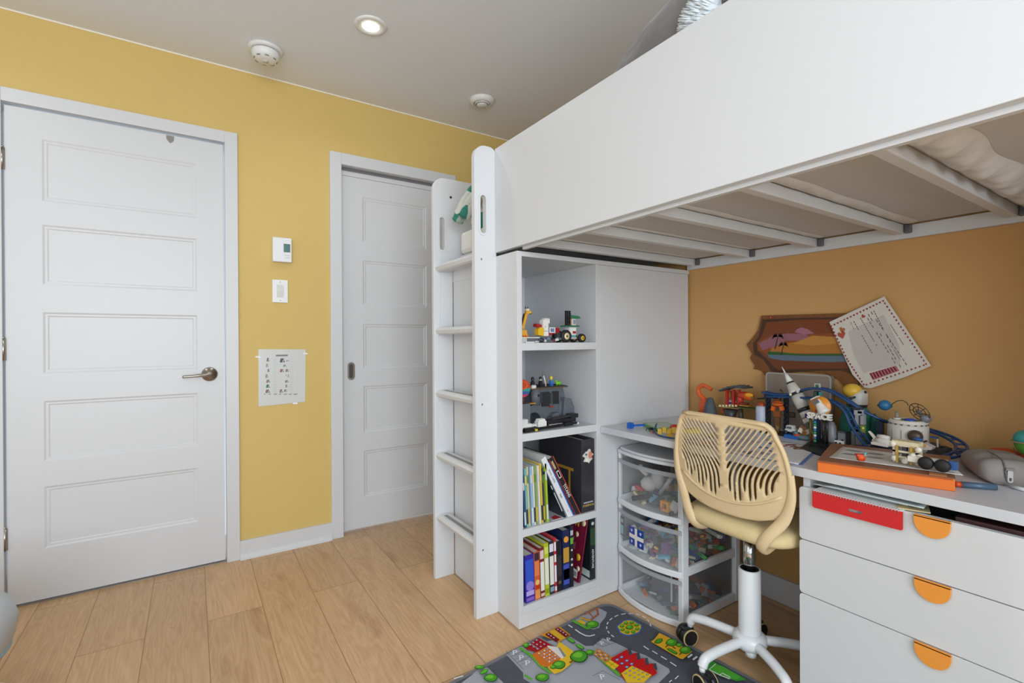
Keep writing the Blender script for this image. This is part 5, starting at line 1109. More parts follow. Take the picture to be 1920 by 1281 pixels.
# orange tailed toy + grey rock
t = T('orange_dinosaur', 'orange plastic animal toy with upright curled tail at the left wall corner of the desk', 'toy', 1.955, -1.37, TZ_)
p = lambda u, v, x=1.95: tuple(PXp(u, v, x))
pt('tail', t, lambda b: b.tube(smoothp([p(1325, 762), p(1322, 750), p(1313, 742), p(1309, 732), p(1313, 725), p(1321, 723), p(1328, 727), p(1334, 731)], 5), [.013]*5+[.011]*10+[.010]*10+[.008]*11, K('#e0622c'), 12))
pt('body', t, lambda b: (b.sph(p(1320, 762), (.02, .026, .034), K('#dc5f2c'), 12), b.cyl(p(1313, 770), (1.95, p(1313, 770)[1], TZ_), .009, K('#b54a24'), n=12), b.cyl(p(1327, 770), (1.95, p(1327, 770)[1], TZ_), .009, K('#b54a24'), n=12)))
t = T('grey_rock_toy', 'dark grey plastic rock toy between the orange tail and the brick temple', 'toy', 1.93, -1.43, TZ_)
pt('rock', t, lambda b: b.lathe([(0, TZ_+.105), (.012, TZ_+.10), (.022, TZ_+.07), (.030, TZ_+.03), (.034, TZ_), (0, TZ_)], mat('#52585f', .7, noise=.2, scale=60, bump=.5), (1.925, -1.437, 0), 9))
# brick temple
t = T('brick_temple', 'red and yellow brick temple with dark curved roof beneath the plaque', 'toy building', 1.93, -1.54, TZ_)
def wb(b, u0, v0, u1, v1, x, th, c):
    a, e = PXp(u0, v0, x), PXp(u1, v1, x); b.box(x, x+th, min(a.y, e.y), max(a.y, e.y), min(a.z, e.z), max(a.z, e.z), c)
pt('platform', t, lambda b: (wb(b, 1346, 762, 1383, 767, 1.905, .06, '#d8c98c'), wb(b, 1352, 767, 1358, 774, 1.91, .05, '#9c3424'), [wb(b, 1348+6*i, 759, 1351+6*i, 763, 1.902, .004, '#e4d9a0') for i in range(6)]))
pt('base', t, lambda b: (b.box(1.90, 1.965, -1.60, -1.48, TZ_, TZ_+.008, '#2f5a34'), b.cyl((1.93, -1.53, TZ_+.008), (1.93, -1.53, PXp(1370, 768, 1.93).z), .014, K('#3a3a3c'), r1=.03, n=10), b.cyl((1.93, -1.58, TZ_+.008), (1.93, -1.575, PXp(1370, 764, 1.93).z), .010, K('#4a4238'), n=10)))
pt('pillar', t, lambda b: [wb(b, u, 731, u+4, 762, 1.91, .012, '#b3261e') for u in (1360, 1382, 1372)])
pt('back_wall', t, lambda b: (wb(b, 1362, 732, 1384, 762, 1.945, .006, '#b98a6c'), wb(b, 1365, 734, 1370, 746, 1.94, .004, '#e0a83c'), wb(b, 1374, 734, 1380, 746, 1.94, .004, '#c9862c'), wb(b, 1362, 750, 1390, 762, 1.925, .01, '#e4e2de'), wb(b, 1366, 754, 1374, 758, 1.92, .006, '#2c3a7c')))
def roof(b):
    a, e = PXp(1357, 731, 1.93), PXp(1403, 726, 1.93); n = 12
    pr = [(a.y+(e.y-a.y)*i/n, a.z+.010*math.sin(PI*i/n)+(e.z-a.z)*i/n) for i in range(n+1)]
    b.prism(pr+[(y, z-.006) for y, z in pr[::-1]], 'YZ', 1.895, 1.965, K('#3c4650'))
    for i in range(0, n, 2): b.tube([(1.893, pr[i][0], pr[i][1]), (1.966, pr[i][0], pr[i][1]+.001)], .0028, K('#4c5660'), 8)
pt('roof', t, roof, 'dark grey curved roof')
pt('greenery', t, lambda b: (wb(b, 1380, 763, 1413, 768, 1.90, .05, '#3a6a34'), wb(b, 1386, 759, 1403, 763, 1.905, .03, '#c98a34')))
t = T('dragon_head_toy', 'red and orange brick dragon head with yellow markings projecting from the temple', 'toy', 1.91, -1.60, PXp(1400, 762, 1.91).z)
pt('head', t, lambda b: (b.sph(p(1398, 742, 1.91), (.018, .036, .016), K('#c8401c'), 12), b.sph(p(1404, 745, 1.905), (.014, .026, .013), K('#d9581c'), 12), b.sph(p(1388, 748, 1.915), (.014, .014, .02), K('#c23c24'), 10)))
pt('mask', t, lambda b: (b.sph(p(1404, 741, 1.895), (.007, .018, .009), K('#f0a81c'), 10), b.bxc(p(1411, 746, 1.893), (.004, .01, .005), K('#2c7c3c'))), 'yellow face')
pt('jaw', t, lambda b: b.bxc(p(1396, 757, 1.91), (.02, .03, .008), K('#7c2c1c')))
pt('neck', t, lambda b: b.tube([p(1386, 750, 1.93), p(1382, 758, 1.93), p(1380, 764, 1.93)], .007, K('#b83a20'), 8))
# glue bottle
t = T('glue_bottle', 'small white bottle with orange cap between the temple and the black tower', 'bottle', 1.86, -1.66, TZ_)
gx = 1.87; g0 = PXp(1427, 785, gx)
pt('bottle', t, lambda b: b.lathe([(0, TZ_), (.018, TZ_), (.019, TZ_+.003), (.019, PXp(1427, 764, gx).z), (.015, PXp(1427, 761, gx).z), (0, PXp(1427, 761, gx).z)], K('#b9bed0'), (gx, g0.y, 0), 20))
pt('cap', t, lambda b: b.lathe([(.0135, PXp(1427, 761, gx).z), (.0125, PXp(1427, 754, gx).z), (0, PXp(1427, 754, gx).z)], K('#a8421e'), (gx, g0.y, 0), 20), 'orange cap')
# dark lidded box behind the rocket
t = T('grey_tin_box', 'tall brown-grey box with pale edges against the wall behind the white rocket', 'box', 1.98, -1.80, TZ_)
y0 = PXp(1436, 720, 1.975).y; y1 = PXp(1557, 720, 1.975).y; zt = PXp(1500, 702, 1.975).z
pt('case', t, lambda b: b.prism(rrect(y1, y0, TZ_, zt, [.012, .012, .002, .002]), 'YZ', 1.978, 2.006, mat('#8d7f74', .5, noise=.06, scale=12)), bevel=.002)
pt('edge_trim', t, lambda b: b.prism([rrect(y1-.002, y0+.002, TZ_, zt+.002, [.014, .014, .002, .002]), rrect(y1+.004, y0-.004, TZ_+.003, zt-.003, [.010, .010, .001, .001])[::-1]], 'YZ', 1.9765, 1.9775, mat('#a8a299', .4)), 'pale grey edge')
def pic(b):
    wb(b, 1478, 745, 1505, 761, 1.9755, .001, '#8f8d8f'); wb(b, 1476, 772, 1491, 784, 1.9755, .001, '#4f4338'); wb(b, 1478, 774, 1489, 782, 1.975, .0008, '#6b5c4c'); wb(b, 1512, 748, 1524, 758, 1.9755, .001, '#a29d98')
pt('printed_panel', t, pic)
# black lift tower with orange robot
t = T('black_lift_tower', 'dark blue and black brick lift tower holding up the left end of the coaster track', 'toy', 1.86, -1.76, TZ_)
def tower(b):
    for u in (1438, 1443, 1472, 1477): a = PXp(u, 740, 1.87); b.box(1.865, 1.873, a.y-.003, a.y+.003, TZ_, a.z, '#20242e')
    for u in (1440, 1475): a = PXp(u, 740, 1.89); b.box(1.888, 1.894, a.y-.004, a.y+.004, TZ_, a.z, '#2b3442')
    for v in range(744, 812, 9):
        for (u0, u1) in ((1438, 1445), (1471, 1478)): a, e = PXp(u0, v, 1.87), PXp(u1, v, 1.87); b.bxc((1.868, (a.y+e.y)/2, a.z), (.006, .022, .004), K('#2b3442'), rx=.5)
pt('frame', t, tower); pt('base', t, lambda b: b.box(1.84, 1.91, PXp(1478, 800, 1.87).y-.01, PXp(1438, 800, 1.87).y+.01, TZ_, TZ_+.006, '#1e2026'))
pt('top_motor', t, lambda b: (wb(b, 1432, 739, 1452, 748, 1.85, .03, '#1f3050'), wb(b, 1456, 740, 1470, 747, 1.855, .02, '#24405c'), b.tube([p(1420, 748, 1.87), p(1440, 746, 1.87)], .003, K('#1c2230'), 8)))
t = T('orange_robot', 'translucent orange brick robot figure hanging inside the black lift tower', 'toy', 1.86, -1.755, TZ_+.0)
OT = mat('#e0641c', .25)
pt('head', t, lambda b: (b.sph(p(1458, 757, 1.855), (.014, .021, .011), OT, 12), b.bxc(p(1458, 756, 1.842), (.004, .034, .003), K('#7c2c14')), b.bxc(p(1450, 766, 1.85), (.012, .012, .016), OT, rx=.3), b.bxc(p(1466, 766, 1.85), (.012, .012, .016), OT, rx=-.3), b.bxc(p(1458, 750, 1.855), (.016, .022, .008), K('#6d3a24'))))
pt('body', t, lambda b: (b.bxc(p(1458, 776, 1.855), (.014, .024, .022), K('#8c4a24')), b.bxc(p(1458, 790, 1.855), (.010, .018, .03), K('#6b4626')), b.cyl(p(1458, 797, 1.855), (1.855, p(1458, 797, 1.855)[1], TZ_+.006), .008, K('#7c6234'), n=10)))
pt('antenna', t, lambda b: b.tube([p(1462, 750, 1.855), p(1467, 744, 1.855), p(1467, 734, 1.855), p(1463, 731, 1.855)], .003, K('#4a2c20'), 8))
# rocket
RX = 1.85; A = PXp(1466, 688, RX); Bp = PXp(1518, 786, RX)
t = T('white_rocket', 'white and black striped model rocket leaning in front of the plaque', 'toy rocket', RX, Bp.y, Bp.z)
def rk(b, k0, k1, r0, r1, c): b.cyl(A.lerp(Bp, k0), A.lerp(Bp, k1), r0, K(c), r1=r1, n=20)
RWc = '#ddd8d0'
pt('escape_tower', t, lambda b: (rk(b, 0, .12, .0012, .003, RWc), rk(b, .12, .30, .004, .012, RWc)))
pt('upper_stage', t, lambda b: (rk(b, .33, .46, .0155, .0195, RWc), rk(b, .46, .50, .0195, .0225, RWc))); pt('black_band', t, lambda b: (rk(b, .30, .345, .0125, .0155, '#26262b'), rk(b, .50, .545, .0228, .0228, '#1c2236')))
pt('main_stage', t, lambda b: rk(b, .545, .79, .0215, .0215, '#cfc9c0')); pt('lower_band', t, lambda b: (rk(b, .79, .855, .0222, .0222, '#26262b'))); pt('skirt', t, lambda b: (rk(b, .855, .93, .0215, .0215, RWc), rk(b, .93, .95, .0235, .0235, '#c9c2b8')))
def fins(b):
    ax = (Bp-A).normalized(); s_ = ax.cross(Vector((1, 0, 0))).normalized()
    for sg in (-1, 1): c = A.lerp(Bp, .945)+s_*sg*.016; b.cyl(c, c+ax*.02, .007, K(RWc), r1=.010, n=12)
    c = A.lerp(Bp, .945)+Vector((-.012, 0, 0)); b.cyl(c, c+ax*.02, .007, K(RWc), r1=.010, n=12); b.sph(p(1482, 740, RX-.024), (.003, .005, .005), K('#e6ddc0'), 8); b.bxc(p(1496, 734, RX-.022), (.004, .008, .01), K('#d9d2c8'), rx=.5)
pt('engine', t, fins); pt('support_rod', t, lambda b: b.tube([A.lerp(Bp, .80)+Vector((.022, 0, 0)), (RX+.035, Bp.y+.01, TZ_)], .004, K('#2b3442'), 8))
# coaster
TR = mat('#1f4676', .35)
t = T('coaster_track', 'dark blue toy roller coaster track looping across the back of the desk', 'toy track', 1.86, -2.0, TZ_)
def trk(pts, k=5): return smoothp([PXp(u, v, x) for u, v, x in pts], k)
t1 = trk([(1432, 735, 1.85), (1450, 739, 1.85), (1475, 740, 1.85), (1500, 733, 1.86), (1530, 728, 1.86), (1560, 734, 1.86), (1590, 751, 1.86), (1620, 771, 1.87), (1650, 786, 1.89), (1672, 794, 1.92), (1705, 797, 1.955), (1740, 806, 1.96), (1775, 818, 1.94), (1800, 833, 1.90), (1800, 848, 1.84), (1775, 857, 1.79), (1745, 860, 1.77), (1700, 856, 1.76), (1660, 853, 1.78), (1638, 842, 1.80), (1618, 822, 1.82), (1600, 797, 1.83), (1588, 772, 1.835), (1570, 757, 1.84), (1545, 750, 1.845), (1500, 745, 1.85), (1470, 744, 1.85), (1440, 743, 1.85)])
t1 = [Vector((q_.x, q_.y, max(q_.z, TZ_+.007))) for q_ in t1]
def offs(pts, d, dz=0):
    out = []
    for i in range(len(pts)):
        a0, a1 = pts[max(0, i-1)], pts[min(len(pts)-1, i+1)]; tt = (a1-a0); nn = Vector((-tt.y, tt.x, 0)); nn = nn.normalized() if nn.length > 1e-6 else Vector((1, 0, 0)); out.append(pts[i]+nn*d+Vector((0, 0, dz)))
    return out
pt('rail', t, lambda b: b.tube(offs(t1, .0125), .0042, TR, 8)); pt('rail', t, lambda b: b.tube(offs(t1, -.0125), .0042, TR, 8))
def ties(b):
    a_, c_ = offs(t1, .0125), offs(t1, -.0125)
    for i in range(2, len(t1), 3): b.tube([a_[i], c_[i]], .003, K('#20406c'), 6)
pt('cross_tie', t, ties)
def post(b):
    for (u, v, x) in ((1532, 731, 1.86), (1602, 760, 1.865), (1650, 788, 1.89)):
        q_ = PXp(u, v, x); b.bxc((x, q_.y, (q_.z+TZ_)/2), (.014, .018, q_.z-TZ_-.008), K('#23304a'))
pt('support_post', t, post); pt('track_sign', t, lambda b: (wb(b, 1527, 719, 1537, 729, 1.862, .008, '#b9bdb4'), wb(b, 1529, 721, 1535, 727, 1.861, .001, '#3c6a4a')), 'small pale green sign')
pt('teal_bracket', t, lambda b: (wb(b, 1526, 734, 1531, 750, 1.845, .01, '#2c4a44'), wb(b, 1535, 735, 1539, 746, 1.845, .01, '#3f8c88')), 'teal bracket')
# SPACE display
t = T('space_sign', 'orange disc with white astronaut capsule above white letters reading SPACE', 'toy sign', 1.81, -1.93, TZ_)
SX = 1.80; c = PXp(1537, 762, SX)
pt('disc', t, lambda b: b.lathe([(0, SX), (.034, SX), (.034, SX+.006), (0, SX+.006)], K('#e0902c'), (0, c.y, c.z), 32, 'X'), 'orange disc')
pt('capsule', t, lambda b: (setattr(b, 'M', Matrix.Translation((SX-.010, c.y-.006, c.z+.002)) @ Matrix.Rotation(math.radians(-32), 4, 'X')), b.lathe([(0, -.027), (.021, -.025), (.017, -.014), (.011, .008), (.012, .014), (.010, .023), (0, .025)], K('#e4ded4'), (0, 0, 0), 20), b.bxc((-.012, 0, .016), (.008, .018, .012), K('#6a6c6c')), b.bxc((0, 0, .031), (.018, .026, .004), K('#d9d2c8'))), 'white capsule with grey window')
q1 = PXp(1537, 781, SX-.008)
b = MB(); b.text('SPACE', .0265, K('#ece6da'), wallX(SX-.010, q1.y, q1.z), .005); 
o = b.build('letters', t, label='white letters reading SPACE'); bv = o.modifiers.new('fat', 'SOLIDIFY'); bv.thickness = .0022; bv.offset = 1
pt('red_piece', t, lambda b: b.bxc(p(1533, 771, SX-.006), (.004, .014, .010), K('#a82c2c'), rx=.4)); pt('blue_backing', t, lambda b: wb(b, 1509, 776, 1518, 785, SX-.002, .006, '#25307c'))
def stand(b):
    for u, c_ in ((1528, '#1f5a80'), (1519, '#5c5a24'), (1543, '#2a2422'), (1550, '#2a2422')):
        a = PXp(u, 787, SX+.004); b.cyl((SX+.006, a.y, a.z+.01), (SX+.006, a.y, TZ_+.005), .004, K(c_), n=8)
    for i in range(8): a = PXp(1528, 792+5*i, SX); b.sph((SX, a.y, a.z), .005, K(['#2c7c9c', '#3a9c5c', '#e0e4e0'][i % 3]), 6)
    for i in range(6): a = PXp(1546, 792+6*i, SX); b.bxc((SX+.006, a.y, a.z), (.006, .018, .003), K('#2a2422'), rx=.6*(-1)**i)
pt('stand', t, stand)
def bplate(b):
    pts_ = [P(1500, 843), P(1545, 858), P(1567, 852), P(1585, 835), P(1545, 824), P(1515, 832)]
    b.prism(pts_, 'XY', TZ_, TZ_+.005, mat('#17171a', .4)); cx, cy = sum(x for x, y in pts_)/6, sum(y for x, y in pts_)/6
    for i in range(-3, 4):
        for j in range(-3, 4):
            x, y = cx+.012*i, cy+.012*j
            if inside_poly(x, y, pts_): b.cyl((x, y, TZ_+.005), (x, y, TZ_+.0068), .003, mat('#17171a', .4), n=8)
pt('base_plate', t, bplate, 'black studded base plate')
# bits in front of the rocket
t = T('white_toy_jeep', 'tiny white toy vehicle beside the left edge of the coloured drawing', 'toy car', 1.80, -1.80, TZ_)
jx, jy = P(1480, 822); jy += .002
pt('body', t, lambda b: (b.brick(jx, jy-.02, TZ_+.024, .03, .034, .008, '#d8d8d6'), b.brick(jx, jy-.014, TZ_+.032, .022, .024, .012, '#dddad6'), b.box(jx-.001, jx, jy-.010, jy+.008, TZ_+.034, TZ_+.042, '#5c6a74'), b.box(jx, jx+.02, jy-.03, jy-.018, TZ_+.018, TZ_+.026, '#6fb0b8')))
pt('wheel', t, lambda b: [b.lathe([(0, y), (.008, y), (.008, y+.006), (0, y+.006)], K('#2b3038'), (jx+.002, 0, TZ_+.020), 14, 'Y') for y in (jy+.006, jy-.020)]); pt('blue_base', t, lambda b: (b.brick(jx-.006, jy-.036, TZ_, .04, .05, .012, '#2468b4')), 'blue brick base')
t = T('tan_toy_ship', 'small tan and grey toy with orange ends beneath the SPACE sign', 'toy', 1.78, -1.87, TZ_)
sx, sy = P(1510, 826)
pt('hull', t, lambda b: (b.sph((sx, sy, TZ_+.010), (.018, .032, .010), K('#6a7c84'), 10), b.sph((sx-.002, sy+.026, TZ_+.012), (.012, .016, .010), K('#b8542c'), 8), b.sph((sx-.002, sy-.026, TZ_+.012), (.008, .010, .010), K('#c03a24'), 8)))
pt('crystal', t, lambda b: [b.bxc((sx+dx, sy+dy, TZ_+.028+dz), (.014, .022, .016), K(c_), rz, rx) for dx, dy, dz, c_, rz, rx in ((0, .012, .004, '#d8ccb4', .5, .5), (0, -.010, .002, '#cabd9c', -.4, -.6), (.002, .006, .014, '#7c5a34', .2, .3), (0, -.002, -.004, '#8c6238', .9, 0))])
# rocket launcher greys on the track side
t = T('grey_launch_pillar', 'smooth grey cone-like toy pillar right of the SPACE sign', 'toy', 1.80, -1.985, TZ_)
a = P(1560, 832)
pt('cone', t, lambda b: b.lathe([(0, TZ_), (.020, TZ_), (.022, TZ_+.010), (.014, TZ_+.058), (.008, TZ_+.072), (0, TZ_+.075)], K('#87878b'), (a[0]+.01, a[1]+.006, 0), 16)); pt('block', t, lambda b: (b.box(a[0], a[0]+.02, a[1]-.040, a[1]-.018, TZ_, TZ_+.040, '#8f8f93'), b.box(a[0], a[0]+.02, a[1]-.040, a[1]-.018, TZ_+.040, TZ_+.046, '#54565a'), b.box(a[0]+.005, a[0]+.02, a[1]-.055, a[1]-.041, TZ_, TZ_+.045, '#232428')))
t = T('grey_launch_tower', 'light grey brick launch tower in front of the teal bird', 'toy', 1.86, -2.02, TZ_)
def lt_(b):
    x = 1.845
    for (u0, v0, u1, v1, c_) in ((1603, 778, 1609, 797, '#9c9c9f'), (1613, 778, 1619, 797, '#9c9c9f'), (1601, 768, 1617, 780, '#a4a4a8'), (1599, 764, 1612, 770, '#34343c'), (1608, 771, 1616, 776, '#54585c'), (1603, 797, 1618, 836, '#87878b'), (1602, 805, 1610, 810, '#4c4c50'), (1606, 836, 1622, 842, '#6a6a6e'), (1596, 808, 1604, 838, '#6c6c70')): wb(b, u0, v0, u1, v1, x, .02, c_)
    wb(b, 1600, 838, 1622, 860, 1.846, .019, '#5c5c60')
pt('tower', t, lt_); pt('olive_figure', t, lambda b: (wb(b, 1613, 798, 1621, 812, 1.835, .009, '#7c8c2c'), b.sph(p(1618, 803, 1.834), (.004, .004, .004), K('#c8d86c'), 6), wb(b, 1616, 812, 1622, 842, 1.836, .008, '#5c5c34')), 'olive green figure')
# bird
t = T('teal_bird_figure', 'teal bird figure with yellow domed head and black beak against the orange wall', 'toy bird', 1.96, -2.02, TZ_)
hc = PXp(1603, 736, 1.955)
pt('body', t, lambda b: b.lathe([(0, TZ_), (.038, TZ_), (.050, TZ_+.02), (.052, TZ_+.06), (.042, TZ_+.10), (.028, TZ_+.125), (0, TZ_+.125)], mat('#2f8470', .7, noise=.05, scale=30), (1.955, hc.y-.004, 0), 24), 'teal body')
pt('wing', t, lambda b: (b.sph((1.955, hc.y-.058, TZ_+.055), (.02, .012, .05), mat('#1f6a5c', .7), 10))); pt('collar', t, lambda b: b.lathe([(.030, TZ_+.122), (.031, TZ_+.132), (0, TZ_+.132)], K('#1c1c1e'), (1.955, hc.y-.006, 0), 24), 'black collar')
pt('neck', t, lambda b: b.lathe([(.030, TZ_+.132), (.031, hc.z-.004), (.024, hc.z+.01), (0, hc.z+.012)], K('#c4c0b8'), (1.955, hc.y-.008, 0), 24), 'white neck')
pt('head', t, lambda b: b.sph((1.945, hc.y+.004, hc.z+.006), (.028, .029, .025), K('#e0b43c'), 16), 'yellow head'); pt('beak', t, lambda b: b.tube([(1.922, hc.y+.022, hc.z-.012), (1.914, hc.y+.005, hc.z-.022), (1.920, hc.y-.016, hc.z-.012)], [.003, .006, .003], K('#1c1c1e'), 8), 'black beak'); pt('eye', t, lambda b: b.sph((1.948, hc.y-.034, hc.z+.004), .005, K('#1c1c1e'), 8))
# panda + green bits
ax_, ay_ = P(1574, 843)
t = T('brick_panda', 'small white and black brick panda at the edge of the sheet of pictures', 'toy', ax_, ay_, TZ_)
pt('body', t, lambda b: b.brick(ax_-.008, ay_-.010, TZ_, .014, .020, .014, '#dedad2', False)); pt('head', t, lambda b: (b.bxc((ax_-.001, ay_, TZ_+.022), (.016, .022, .015), K('#e4e0da')), [b.sph((ax_-.010, ay_+s*.006, TZ_+.022), (.002, .004, .003), K('#26262a'), 6) for s in (-1, 1)], [b.bxc((ax_-.001, ay_+s*.009, TZ_+.031), (.006, .006, .005), K('#26262a')) for s in (-1, 1)]))
for (u, v, c_, lab) in ((1586, 842, '#3f8a4a', 'green toy brick right of the panda'), (1593, 846, '#a82c2c', 'red toy brick right of the panda'), (1600, 841, '#3a7c44', 'darker green toy brick by the track foot'), (1610, 847, '#b9c4b8', 'pale grey green toy brick by the track foot'), (1614, 842, '#274a94', 'blue toy brick under the track')):
    x, y = P(u, v); b = MB(); b.M = Fr((x, y, TZ_), u*.7); b.brick(-.008, -.006, 0, .016, .012, .010, c_); b.build('toy_brick', label=lab, cat='toy brick', group='loose bricks on the desk')
# observatory
ob = PXp(1701, 800, 1.86); OX = 1.865
t = T('brick_observatory', 'round white brick space station with blue globe orrery and dish on top', 'toy building', OX, ob.y, TZ_)
zr = PXp(1701, 797, OX-.03).z
OW = mat('#cfc8bf', .5, noise=.04, scale=50)
pt('drum', t, lambda b: (b.lathe([(0, TZ_+.012), (.045, TZ_+.012), (.050, TZ_+.02), (.051, zr-.006), (.048, zr), (0, zr)], OW, (OX, ob.y, 0), 28), [b.bxc((OX+.051*math.cos(a), ob.y+.051*math.sin(a), (TZ_+zr)/2), (.002, .002, zr-TZ_-.03), K('#a39c92'), rz=a) for a in [PI+.5*i for i in range(-3, 4)]]))
pt('rim', t, lambda b: (b.lathe([(.046, zr), (.049, zr+.003), (.049, zr+.009), (.044, zr+.013), (.036, zr+.013), (.034, zr+.009), (0, zr+.009)], mat('#d8d1c7', .5), (OX, ob.y, 0), 28), [b.bxc((OX+.0475*math.cos(a), ob.y+.0475*math.sin(a), zr+.001), (.004, .006, .003), K('#4a4642'), rz=a) for a in [i*PI/9 for i in range(18)]])); pt('green_disc', t, lambda b: b.lathe([(.030, zr+.009), (.030, zr+.0115), (0, zr+.0115)], K('#3f8a3c'), (OX, ob.y, 0), 24)); pt('blue_disc', t, lambda b: b.sph((OX-.022, ob.y-.012, zr+.014), (.010, .014, .006), K('#2c4aa8'), 10))
pt('base', t, lambda b: b.prism(ell(OX, ob.y, .065, .070, 20), 'XY', TZ_, TZ_+.012, K('#9c968e')))
gp = PXp(1659, 760, OX); pt('orrery_globe', t, lambda b: (b.sph(gp, (.017, .0175, .0165), K('#2a6a94'), 14), b.tube([(gp.x, gp.y+.02*math.cos(a), gp.z+.006*math.sin(a)-.002) for a in [2*PI*i/24 for i in range(24)]], .0015, K('#2b4a3c'), 6, closed=True)), 'blue globe')
pt('orrery_rod', t, lambda b: (b.tube([gp+Vector((0, -.006, -.016)), PXp(1664, 789, OX)], .0012, K('#b98c4c'), 6), b.tube([PXp(u, v, OX) for u, v in ((1669, 763), (1674, 757), (1682, 752), (1692, 751), (1700, 755), (1703, 760))], .0014, K('#3f4a34'), 6), b.tube([PXp(u, v, OX) for u, v in ((1672, 768), (1680, 772), (1690, 771))], .001, K('#8c8478'), 6)))
pt('spindle', t, lambda b: (b.cyl((OX-.02, PXp(1682, 785, OX-.02).y, zr+.011), (OX-.02, PXp(1682, 785, OX-.02).y, PXp(1682, 773, OX-.02).z), .005, K('#8c8478'), n=10), b.cyl((OX-.02, PXp(1682, 785, OX-.02).y, zr+.011), (OX-.02, PXp(1682, 785, OX-.02).y, zr+.018), .010, K('#cdc6bc'), n=14)))
dc = PXp(1724, 773, OX-.01)
def dish(b):
    b.M = Matrix.Translation(dc) @ Matrix.Rotation(math.radians(62), 4, 'Y') @ Matrix.Rotation(.35, 4, 'X')
    for r in (.029, .018): b.tube([(r*math.cos(a), r*math.sin(a), 0) for a in [2*PI*i/28 for i in range(28)]], .0014, K('#5c4a30'), 6, closed=True)
    for i in range(8): a = i*PI/4; b.tube([(.007*math.cos(a), .007*math.sin(a), -.002), (.029*math.cos(a), .029*math.sin(a), 0)], .0012, K('#5c4a30'), 6)
    b.sph((0, 0, -.001), (.010, .010, .004), K('#6a6664'), 10)
pt('dish', t, dish, 'round wire dish'); pt('dish_motor', t, lambda b: (b.sph(PXp(1736, 785, OX-.005), (.013, .014, .013), K('#7a7a80'), 12), b.cyl(PXp(1736, 790, OX-.005), (OX-.005, ob.y-.040, zr+.009), .004, K('#8a8478'), n=8)))
# shuttle
t = T('toy_shuttle', 'white toy space shuttle on a dark blue base in front of the round station', 'toy spacecraft', 1.79, -2.10, TZ_)
SS = 1.785
def shut(b):
    a, e = PXp(1641, 826, SS), PXp(1676, 834, SS); b.tube([a, a.lerp(e, .3)+Vector((0, 0, .001)), a.lerp(e, .7), e], [.008, .0125, .012, .005], K('#d6cec4'), 14)
    a, e = PXp(1645, 818, SS), PXp(1668, 822, SS); b.tube([a, a.lerp(e, .5), e], [.006, .008, .006], K('#d9d0c6'), 12)
pt('fuselage', t, shut); pt('tail_fin', t, lambda b: b.prism([tuple(PXp(u, v, SS))[1:] for u, v in ((1627, 809), (1631, 808), (1643, 820), (1640, 832), (1634, 826), (1637, 822))], 'YZ', SS, SS+.003, K('#ddd2c4')))
pt('wing', t, lambda b: b.prism([tuple(PXp(u, v, SS-.01))[1:] for u, v in ((1633, 829), (1638, 828), (1668, 835), (1664, 839), (1634, 833))], 'YZ', SS-.012, SS+.010, K('#ddd6ca')))
zz = PXp(1650, 838, SS).z
pt('base', t, lambda b: (b.box(SS-.012, SS+.02, PXp(1678, 840, SS).y, PXp(1634, 840, SS).y, TZ_, zz, '#161a28'), [b.box(SS-.012, SS-.004, PXp(1640+5*i, 840, SS).y-.003, PXp(1640+5*i, 840, SS).y, zz, zz+.003, '#161a28') for i in range(6)]), 'dark blue brick base')
# black base with half globe, craft, sign
t = T('black_shuttle_base', 'white triangular toy craft on a black base before the round station', 'toy spacecraft', 1.80, -2.18, TZ_)
pt('base', t, lambda b: b.box(1.80, 1.84, PXp(1752, 850, 1.80).y, PXp(1712, 850, 1.80).y, TZ_, TZ_+.014, '#141416')); pt('craft', t, lambda b: (b.prism([tuple(PXp(u, v, 1.80))[1:] for u, v in ((1712, 830), (1722, 826), (1748, 840), (1746, 844), (1714, 844))], 'YZ', 1.80, 1.83, K('#cfc6ba')), b.bxc(p(1728, 830, 1.795), (.006, .028, .005), K('#3a241c'), rx=-.5), b.bxc(p(1732, 836, 1.795), (.006, .008, .006), K('#d9a030')))); pt('half_globe', t, lambda b: b.sph(p(1716, 818, 1.815), (.016, .019, .018), mat('#4a3c30', .4), 14), 'dark round dome'); pt('blue_cap', t, lambda b: b.sph(p(1721, 824, 1.80), (.008, .013, .005), K('#2f62a0'), 8))
t = T('blue_flag_sign', 'small blue flag on a white post behind the track bend', 'toy sign', 1.86, -2.17, TZ_)
fx = 1.875; a = PXp(1756, 822, fx)
pt('post', t, lambda b: b.cyl((fx, a.y-.002, TZ_), (fx, a.y-.002, a.z+.002), .003, K('#b9a890'), n=8)); pt('flag', t, lambda b: wb(b, 1744, 818, 1759, 823, fx-.004, .006, '#274a86'), 'blue flag'); pt('teal_foot', t, lambda b: b.lathe([(0, TZ_), (.016, TZ_), (.008, TZ_+.018), (0, TZ_+.02)], K('#2c6a6c'), (fx, a.y+.018, 0), 12))
t = T('rock_crater_toy', 'dark grey stepped brick rock inside the right-hand loop of the track', 'toy', 1.88, -2.22, TZ_)
pt('rock', t, lambda b: [b.bxc((1.885+.01*math.sin(i*2), -2.215-.010*(i % 4), TZ_+.008+.010*(i//3)), (.045-.006*(i//3), .040-.006*(i//3), .012), mat('#43423e', .7), i) for i in range(10)]); pt('teal_plate', t, lambda b: b.prism(ell(1.845, -2.195, .03, .05, 18), 'XY', TZ_, TZ_+.006, K('#24545c')))
